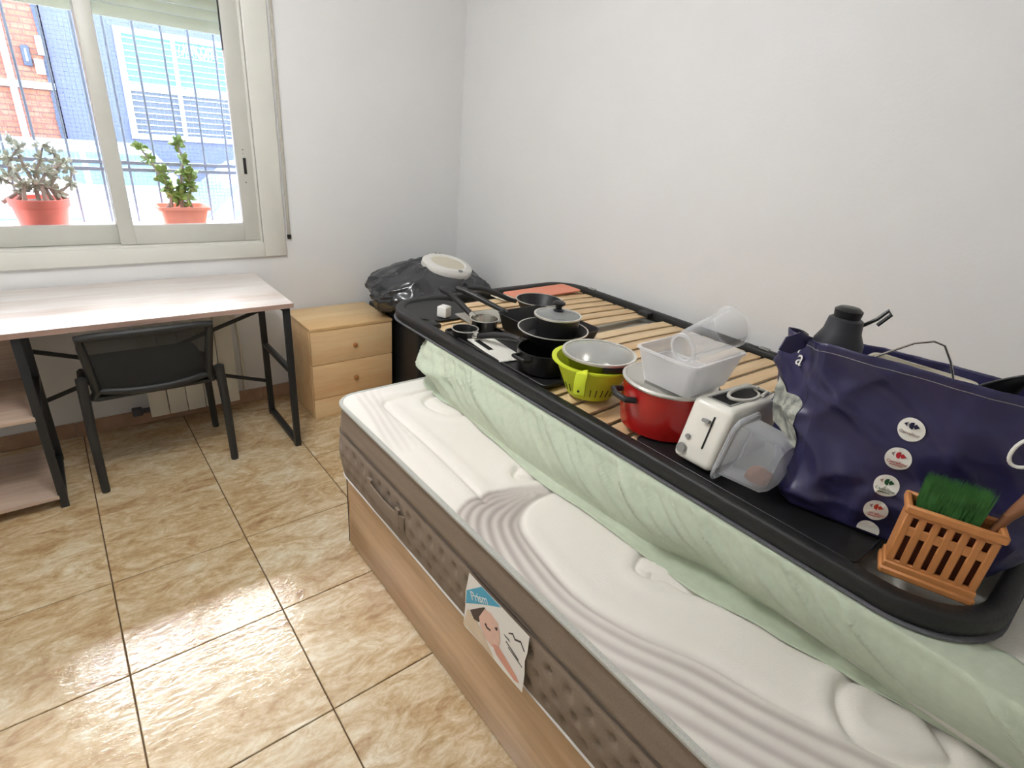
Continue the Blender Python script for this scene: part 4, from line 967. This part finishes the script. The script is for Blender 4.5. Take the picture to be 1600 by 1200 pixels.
front('lever_slot', .036, .040, .045, .125, 'dark', .0012); front('lever', .042, .060, .104, .112, 'greyp', .012)
bm = nb(); lathe(bm, [(0, .008), (.011, .008), (.012, 0)], 20, T(fx(.028), .084, .028) @ RY(-PI/2)); obj('dial', bm, 'greyp', t)
bm = nb(); lathe(bm, [(0, .004), (.006, .004), (.006, 0)], 14, T(fx(.058), .080, .058) @ RY(-PI/2) , sy=1); obj('button', bm, 'greyp', t)
cpts = []
for i in range(40):
    a = 2*PI*i/39; cpts.append((.165+.062*math.cos(a)*(1+.1*math.sin(a)), .044+.022*math.sin(a), th+.006+.006*math.cos(a*.5)))
bm = nb(); tube(bm, cpts+[(.235, .06, th+.008), (.25, .03, th+.004), (.20, .018, th+.008)], .0042, 8); obj('cord', bm, 'whitem', t)
# clear deep container leaning on the toaster
t = thing('clear_container', 'deep clear plastic container on its side in front of the toaster', 'container', (1.086, .494, .891))
t.rotation_euler = (PI/2, 0, 0); t.rotation_mode = 'XYZ'
bm = nb()
lv = [(.052, .058, 0), (.056, .064, .0), (.056, .064, .010), (.050, .057, .012), (.047, .052, .102), (.041, .045, .114), (0.03, .03, .117)]
rings = []
for a, b, z in lv:
    rings.append([bm.verts.new((x+(y+.064)*.42, y+.064+.0, z)) for x, y in rrect(-a, a, -b, b, min(.024, a*.6), 5)])
n = len(rings[0]); bm.faces.new(rings[-1])
for A, B in zip(rings, rings[1:]):
    for j in range(n): bm.faces.new((A[j], A[(j+1) % n], B[(j+1) % n], B[j]))
obj('tub', bm, 'smoke', t, 40)
bm = nb(); rp = [(x+(y+.064)*.42, y+.064, .004) for x, y in rrect(-.057, .057, -.065, .065, .024, 6)]; tube(bm, rp, .004, 8, closed=True); obj('rim', bm, 'smoke', t)
bm = nb(); bmesh.ops.create_icosphere(bm, subdivisions=3, radius=1, matrix=T(.004, .034, .080) @ Matrix.Diagonal((.030, .019, .026, 1)))  # brown reflection in the container, put in as a tinted lump
for v in bm.verts: v.co += v.co.normalized()*.010*noise.noise(v.co*60)
tag(obj('reflection_lump', bm, 'amber'), 'brown lump standing in for a reflection inside the clear container', 'reflection').location = (1.086, .494, .891)
bpy.data.objects['reflection_lump'].rotation_euler = (PI/2, 0, 0)

# ------------------------------------------------------------------ navy shopping bag
bgx = thing('shopping_bag', 'big navy blue shopping bag full of utensils with round white logos', 'bag', (1.25, .25, ST+.0065))
BO = Vector((1.25, .25, ST)); BH = .346
plan0 = [(1.210, .022), (1.165, .17), (1.118, .345), (1.135, .375), (1.225, .445), (1.40, .46), (1.42, .44), (1.44, .2), (1.44, .03), (1.42, .012), (1.24, .012)]
plan1 = [(1.205, -.04), (1.150, .17), (1.118, .375), (1.128, .405), (1.215, .49), (1.42, .49), (1.44, .47), (1.46, .2), (1.46, -.05), (1.44, -.07), (1.23, -.07)]
def dense(pl, n):
    P_ = [Vector(p) for p in pl]+[Vector(pl[0])]; L_ = [0.]
    for a, b in zip(P_, P_[1:]): L_.append(L_[-1]+1)   # equal parameter per edge keeps corners matched
    out = []
    for k in range(n):
        t = k/n*(len(P_)-1); i = int(t); f = t-i; out.append(P_[i].lerp(P_[i+1], f))
    return out
NU = 264; NB = 60
A0 = dense(plan0, NU); A1 = dense(plan1, NU)
def bag_at(u, v, wr=1.):   # u 0..1 around, v 0..1 up
    k = u*NU % NU; i = int(k); f = k-i
    a = A0[i].lerp(A0[(i+1) % NU], f); b = A1[i].lerp(A1[(i+1) % NU], f)
    p = a.lerp(b, v); q0 = A1[(i-3) % NU]; q1 = A1[(i+4) % NU]; t = (q1-q0).normalized(); nrm = Vector((-t.y, t.x))
    if nrm.dot(p-Vector((1.3, .2))) < 0: nrm = -nrm
    z = (BH-.055*sm(1.20, 1.42, p.x))*v+.010*math.sin(u*11)*v*v
    w = fbm(p.x*9, p.y*9, z*9, 3); rg = (1-abs(fbm(p.x*7+z*5, p.y*7-z*4, z*3+4, 2)))**4
    left = sm(.16, .36, p.y)
    cr = (1-abs(fbm(p.y*5+z*6, z*5-p.y*3, 11.3, 1)))**10+(1-abs(fbm(p.y*8-z*5, z*4+p.y*4, 3.1, 1)))**10
    dd = (.010*w+(.006+.016*left)*(rg-.3)+.009*(cr-.3)*(.35+.65*max(left, 1-sm(.25, .6, v))))*(1-.35*sm(.8, 1, v))*wr*sm(0, .12, v)
    return Vector((p.x+nrm.x*dd, p.y+nrm.y*dd, z))-Vector((BO.x, BO.y, 0)), nrm
vs, fs = gridsurf(NU, NB, lambda u, v: bag_at(u, v)[0], True)
b0 = len(vs); vs.append((.05, 0, .001)); fs += [((i+1) % NU*NB, i*NB, b0) for i in range(NU)]
o = obj('bag_shell', (vs, fs), 'navy', bgx, 0); o.data.polygons.foreach_set('use_smooth', [True]*len(fs)); solidify(o, .0012)
bm = nb(); tube(bm, [bag_at(i/200, .955)[0]+Vector(tuple(bag_at(i/200, .955)[1])+(0,))*.0012 for i in range(200)], .0007, 4, closed=True); obj('stitching', bm, 'greyp', bgx)
bm = nb(); e0 = bag_at(3.0/11, 1)[0]
ear = [e0+Vector(p) for p in ((0.02, .02, .0), (-.01, .03, .012), (-.03, .045, .0), (-.035, .05, -.028), (-.012, .035, -.035), (.01, .02, -.02))]
bm.faces.new([bm.verts.new(p) for p in ear]); solidify(obj('folded_corner', bm, 'navy', bgx, 0), .003)
def wrap_flat(poly, u0, v0, name, mat, parent, off):
    """flat print laid on the bag's front: polygon in metres about (u0,v0), x towards -Y (right as seen), y up"""
    bm = nb(); vv = []
    for x, y in poly:
        # front edge runs from plan point 0 (near) to 2 (far): moving right = towards point 0
        u = u0-x/.205/11; v = v0+y/BH; p, n_v = bag_at(u, v); vv.append(bm.verts.new(p+Vector((n_v.x, n_v.y, 0))*off))
    if len(vv) > 6:
        c_, n_v = bag_at(u0-sum(q[0] for q in poly)/len(poly)/.205/11, v0+sum(q[1] for q in poly)/len(poly)/BH); cc = bm.verts.new(c_+Vector((n_v.x, n_v.y, 0))*off)
        for i in range(len(vv)): bm.faces.new((vv[i], vv[(i+1) % len(vv)], cc))
    else: bm.faces.new(vv)
    bmesh.ops.recalc_face_normals(bm, faces=bm.faces)
    return obj(name, bm, mat, parent, 0)
def logo(u0, v0, mat, rx=.0222, cut=None, lines=2):
    pl = circ(0, 0, rx, 28, 1, 1)
    if cut is not None: pl = [(x, max(y, cut)) for x, y in pl]
    l = wrap_flat(pl, u0, v0, 'round_logo', 'print_w', bgx, .0035)
    if cut is not None: return
    wrap_flat([(-.014, .008), (-.008, .013), (-.009, .008), (-.008, .004)], u0, v0, 'logo_chevron', 'p_grey' if mat != 'p_navy' else 'p_navy', l, .0046)
    wrap_flat([(-.006, .008), (-.004, .013), (.001, .015), (.002, .012), (-.001, .010), (.000, .0085), (.004, .0105), (.005, .013), (.012, .008), (.005, .003), (.004, .0055), (.000, .0075), (-.001, .006), (.002, .004), (.001, .001), (-.004, .003)], u0, v0, 'logo_emblem', mat, l, .0046)
    # lettering under the emblem
    p, nv = bag_at(u0, v0-.007/BH); rt = (bag_at(u0-.02, v0)[0]-bag_at(u0+.02, v0)[0]).normalized(); n3 = Vector((nv.x, nv.y, 0)); n3 = (n3-rt*n3.dot(rt)).normalized(); up = n3.cross(rt)
    mx = Matrix.Identity(4)
    for i in range(3): mx[i][0] = rt[i]; mx[i][1] = up[i]; mx[i][2] = n3[i]; mx[i][3] = (p+n3*.0052)[i]
    bm = text_bm('Carrefour', .0082, mx, .0002); obj('logo_lettering', bm, mat if mat != 'p_navy' else 'p_grey', l, 0)
    if lines == 2: wrap_flat([(-.011, -.0135), (.011, -.0135), (.011, -.0120), (-.011, -.0120)], u0, v0, 'logo_underline', mat, l, .0046)
LU = 1.22/11
for v0, mt, ln, du in ((.680, 'p_navy', 1, -.0040), (.510, 'p_red', 2, -.0032), (.338, 'p_green', 2, -.0026), (.178, 'p_orange', 2, -.0022)): logo(LU+du, v0, mt, lines=ln)
logo(LU-.0018, .03, 'p_navy', cut=-.004)
def bag_text(s, size, u0, v0, shear, name):
    p, nv = bag_at(u0, v0); rt = (bag_at(u0-.01, v0)[0]-bag_at(u0+.01, v0)[0]).normalized(); n3 = Vector((nv.x, nv.y, 0)); n3 = (n3-rt*n3.dot(rt)).normalized(); up = n3.cross(rt)
    mx = Matrix.Identity(4)
    for i in range(3): mx[i][0] = rt[i]; mx[i][1] = up[i]; mx[i][2] = n3[i]; mx[i][3] = (p+n3*.006)[i]
    return obj(name, text_bm(s, size, mx, .0003, shear), 'print_w', bgx, 0)
cpt = []
for i in range(22):
    q = math.radians(40+i*13); p_, n_v = bag_at(.36/11-(.030*math.cos(q)+.012*math.sin(q))/.205/11*.8, .775+.036*math.sin(q)/BH); cpt.append(p_+Vector((n_v.x, n_v.y, 0))*.003)
bm = nb(); tube(bm, cpt, .0032, 8); obj('print_letter', bm, 'print_w', bgx)
bag_text("'a", .05, 3.45/11, .86, .3, 'print_letter')
# silver photo print on the gusset side
ga, gb2 = 2.85/11, 3.92/11
vs, fs = gridsurf(14, 20, lambda a, b: bag_at(lerp(ga, gb2, a), lerp(.30+.05*a+.05*abs(a-.5), .66+.02*math.sin(a*7)-.05*(1-a), b))[0]+Vector(tuple(bag_at(lerp(ga, gb2, a), .5)[1])+(0,))*.0035)
obj('side_photo_print', (vs, fs), 'foil', bgx, 0)
# utensils sticking out of the bag
t = thing('blender_jug', 'dark plastic jug with spout poking out of the bag', 'jug', (1.297, .418, 1.02))
bm = nb(); lathe(bm, [(0, 0), (.045, 0), (.050, .10), (.050, .18), (.038, .205), (.034, .232), (.028, .236), (0, .236)], 28); obj('jug', bm, 'jug', t)
bm = nb(); lathe(bm, [(0, .236), (.026, .236), (.028, .252), (.02, .258), (0, .258)], 24); obj('cap', bm, 'bake', t)
bm = nb(); tube(bm, [(.03, -.02, .215), (.042, -.045, .240), (.050, -.058, .262), (.046, -.066, .255), (.038, -.05, .228)], .004, 8); obj('carry_loop', bm, 'bake', t)
t = thing('wire_strainer', 'bent steel wire handle of a strainer in the bag', 'strainer', (1.30, .25, 1.10))
bm = nb(); tube(bm, [(-.06, .085, .10), (-.02, .03, .146), (.0, .005, .155), (.01, -.012, .15), (.02, -.03, .12), (.02, -.045, .09)], .0022, 8); obj('wire_handle', bm, 'steel', t)
bm = nb(); lathe(bm, [(0, -.02), (.04, -.005), (.058, .035), (.062, .05), (.058, .05), (.04, .01), (0, -.01)], 30); obj('bowl', bm, 'greyp', t)
t = thing('serving_spoon', 'black nylon serving spoon leaning out of the bag', 'utensil', (1.30, .125, 1.02)); t.rotation_euler = (math.radians(-12), math.radians(-6), 0)
bm = nb()
for i in range(1): pass
rings = []
for i in range(13):
    q = i/12; w = .036*math.sin(PI*min(1, q*.9+.08))**.8; zz = .12+.105*q; rings.append([bm.verts.new((.012*math.cos(PI*k/8)*(1-q*.4)-.01*q, -w+2*w*k/8-.075*q*q, zz)) for k in range(9)])
for A, B in zip(rings, rings[1:]):
    for k in range(8): bm.faces.new((A[k], A[k+1], B[k+1], B[k]))
solidify(obj('spoon_bowl', bm, 'bake', t), .004)
bm = nb(); tube(bm, [(.0, 0, -.02), (.0, 0, .13)], .007, 8); obj('handle', bm, 'bake', t)
t = thing('lid_box', 'white plastic box seen inside the open bag', 'container', (1.402, .28, 1.05))
bm = nb(); tub(bm, .032, .085, .036, .095, .115, r=.02); obj('tub', bm, 'beigep', t)
t = thing('glass_jar', 'clear glass jar at the right end of the bag', 'jar', (1.30, .035, 1.06))
bm = nb(); lathe(bm, [(0, 0), (.042, 0), (.045, .01), (.045, .115), (.036, .13), (.036, .145), (.039, .147), (.039, .152), (.033, .152)], 30); obj('jar', bm, 'smoke', t); bm = nb(); lathe(bm, [(.035, .134), (.040, .134), (.040, .140), (.035, .140)], 30, closed=True); obj('neck_ring', bm, 'frost', t)

# ------------------------------------------------------------------ cutlery holder with brush and spoon
cu = thing('cutlery_holder', 'orange-brown slotted plastic cutlery holder at the near frame corner', 'holder', (1.066, .146, ST), math.atan2(-.949, .316))
CW, CD, CH = .132, .052, .150     # local x along the front, local y = away from camera side
def cbox(bm, lo, hi, b=.002): box(bm, lo, hi, b, 1)
bm = nb()
cbox(bm, (-.006, -.006, 0), (CW+.006, CD+.006, .016), .004); cbox(bm, (-.003, -.003, .014), (CW+.003, CD+.003, .028))
cbox(bm, (-.006, -.006, CH-.016), (CW+.006, .004, CH), .003); cbox(bm, (-.006, CD-.004, CH-.016), (CW+.006, CD+.006, CH), .003); cbox(bm, (-.006, 0, CH-.016), (.004, CD, CH), .003); cbox(bm, (CW-.004, 0, CH-.016), (CW+.006, CD, CH), .003)
cbox(bm, (0, 0, .026), (.004, CD, CH-.01)); cbox(bm, (CW-.004, 0, .026), (CW, CD, CH-.01)); cbox(bm, (0, CD-.003, .026), (CW, CD, CH-.01)); 
cbox(bm, (0, 0, .088), (CW, .004, .108)); cbox(bm, (0, 0, CH-.024), (CW, .004, CH-.012)); cbox(bm, (0, 0, .022), (CW, .004, .034))
obj('body', bm, 'crate', cu)
first = None
for k in range(7):
    x = .004+k*(CW-.010)/6
    if first is None:
        bm = nb(); box(bm, (-.0050, -.0008, .03), (.0070, .0045, CH-.018), .002, 1); first = o = obj('bar', bm, 'crate', cu)
    else: o = first.copy(); COL.objects.link(o); o.parent = cu
    o.location = (x, 0, 0)
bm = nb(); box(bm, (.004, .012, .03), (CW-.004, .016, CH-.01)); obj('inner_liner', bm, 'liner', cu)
cm = Matrix.Translation((1.066, .146, ST)) @ RZ(math.atan2(-.949, .316))
t = thing('scrubbing_brush', 'green-bristled brush standing in the cutlery holder', 'brush', cm @ Vector((.062, .034, .058)), math.atan2(-.949, .316))
bm = nb(); box(bm, (-.050, -.009, 0), (.042, .009, .085), .006, 2); obj('block', bm, 'p_green', t)
vs = []; fs = []
random.seed(21)
for k in range(1500):
    x = random.uniform(-.050, .042); y = random.uniform(-.009, .009); l = random.uniform(.055, .072); b = len(vs); w = .0009; dx = random.gauss(0, .004); dy = random.gauss(0, .003)
    vs += [(x-w, y, .08), (x+w, y, .08), (x, y+w, .08), (x+dx, y+dy, .08+l)]; fs += [(b, b+1, b+3), (b+1, b+2, b+3), (b+2, b, b+3)]
o = obj('bristles', (vs, fs), 'bristle', t, 0); o['kind'] = 'stuff'
t = thing('wooden_spatula', 'brown wooden spatula standing at the right of the cutlery holder', 'utensil', cm @ Vector((.112, .034, .033)), math.atan2(-.949, .316))
bm = nb(); tube(bm, [(0, 0, 0), (.006, 0, .08), (.020, 0, .135), (.036, 0, .180), (.044, 0, .197)], .01, 10, rs=[.005, .005, .008, .013, .006]); obj('handle', bm, 'spoon', t)
bm = nb(); box(bm, (.030, -.003, .17), (.052, .003, .195), .002, 1); obj('blade', bm, 'spoon', t)

# ------------------------------------------------------------------ added globe fill light, unseen above the frame, to brighten the room
t = thing('fill_lamp', 'added white globe fill lamp, unseen above the view', 'fill lamp', (.15, 1.50, ZC))
bm = nb(); lathe(bm, [(0, 0), (.055, 0), (.055, -.02), (.02, -.03), (.008, -.035), (.008, -.09), (.03, -.095), (.05, -.115), (0, -.115)], 32); obj('stem', bm, 'whitep', t)
bm = nb(); lathe(bm, [(0, -.43)]+[(.16*math.sin(PI*k/24), -.27-.16*math.cos(PI*k/24)) for k in range(1, 24)]+[(0, -.11)], 40); obj('globe', bm, emis('fill_globe', (.985, .995, 1.), FILL_LAMP), t)
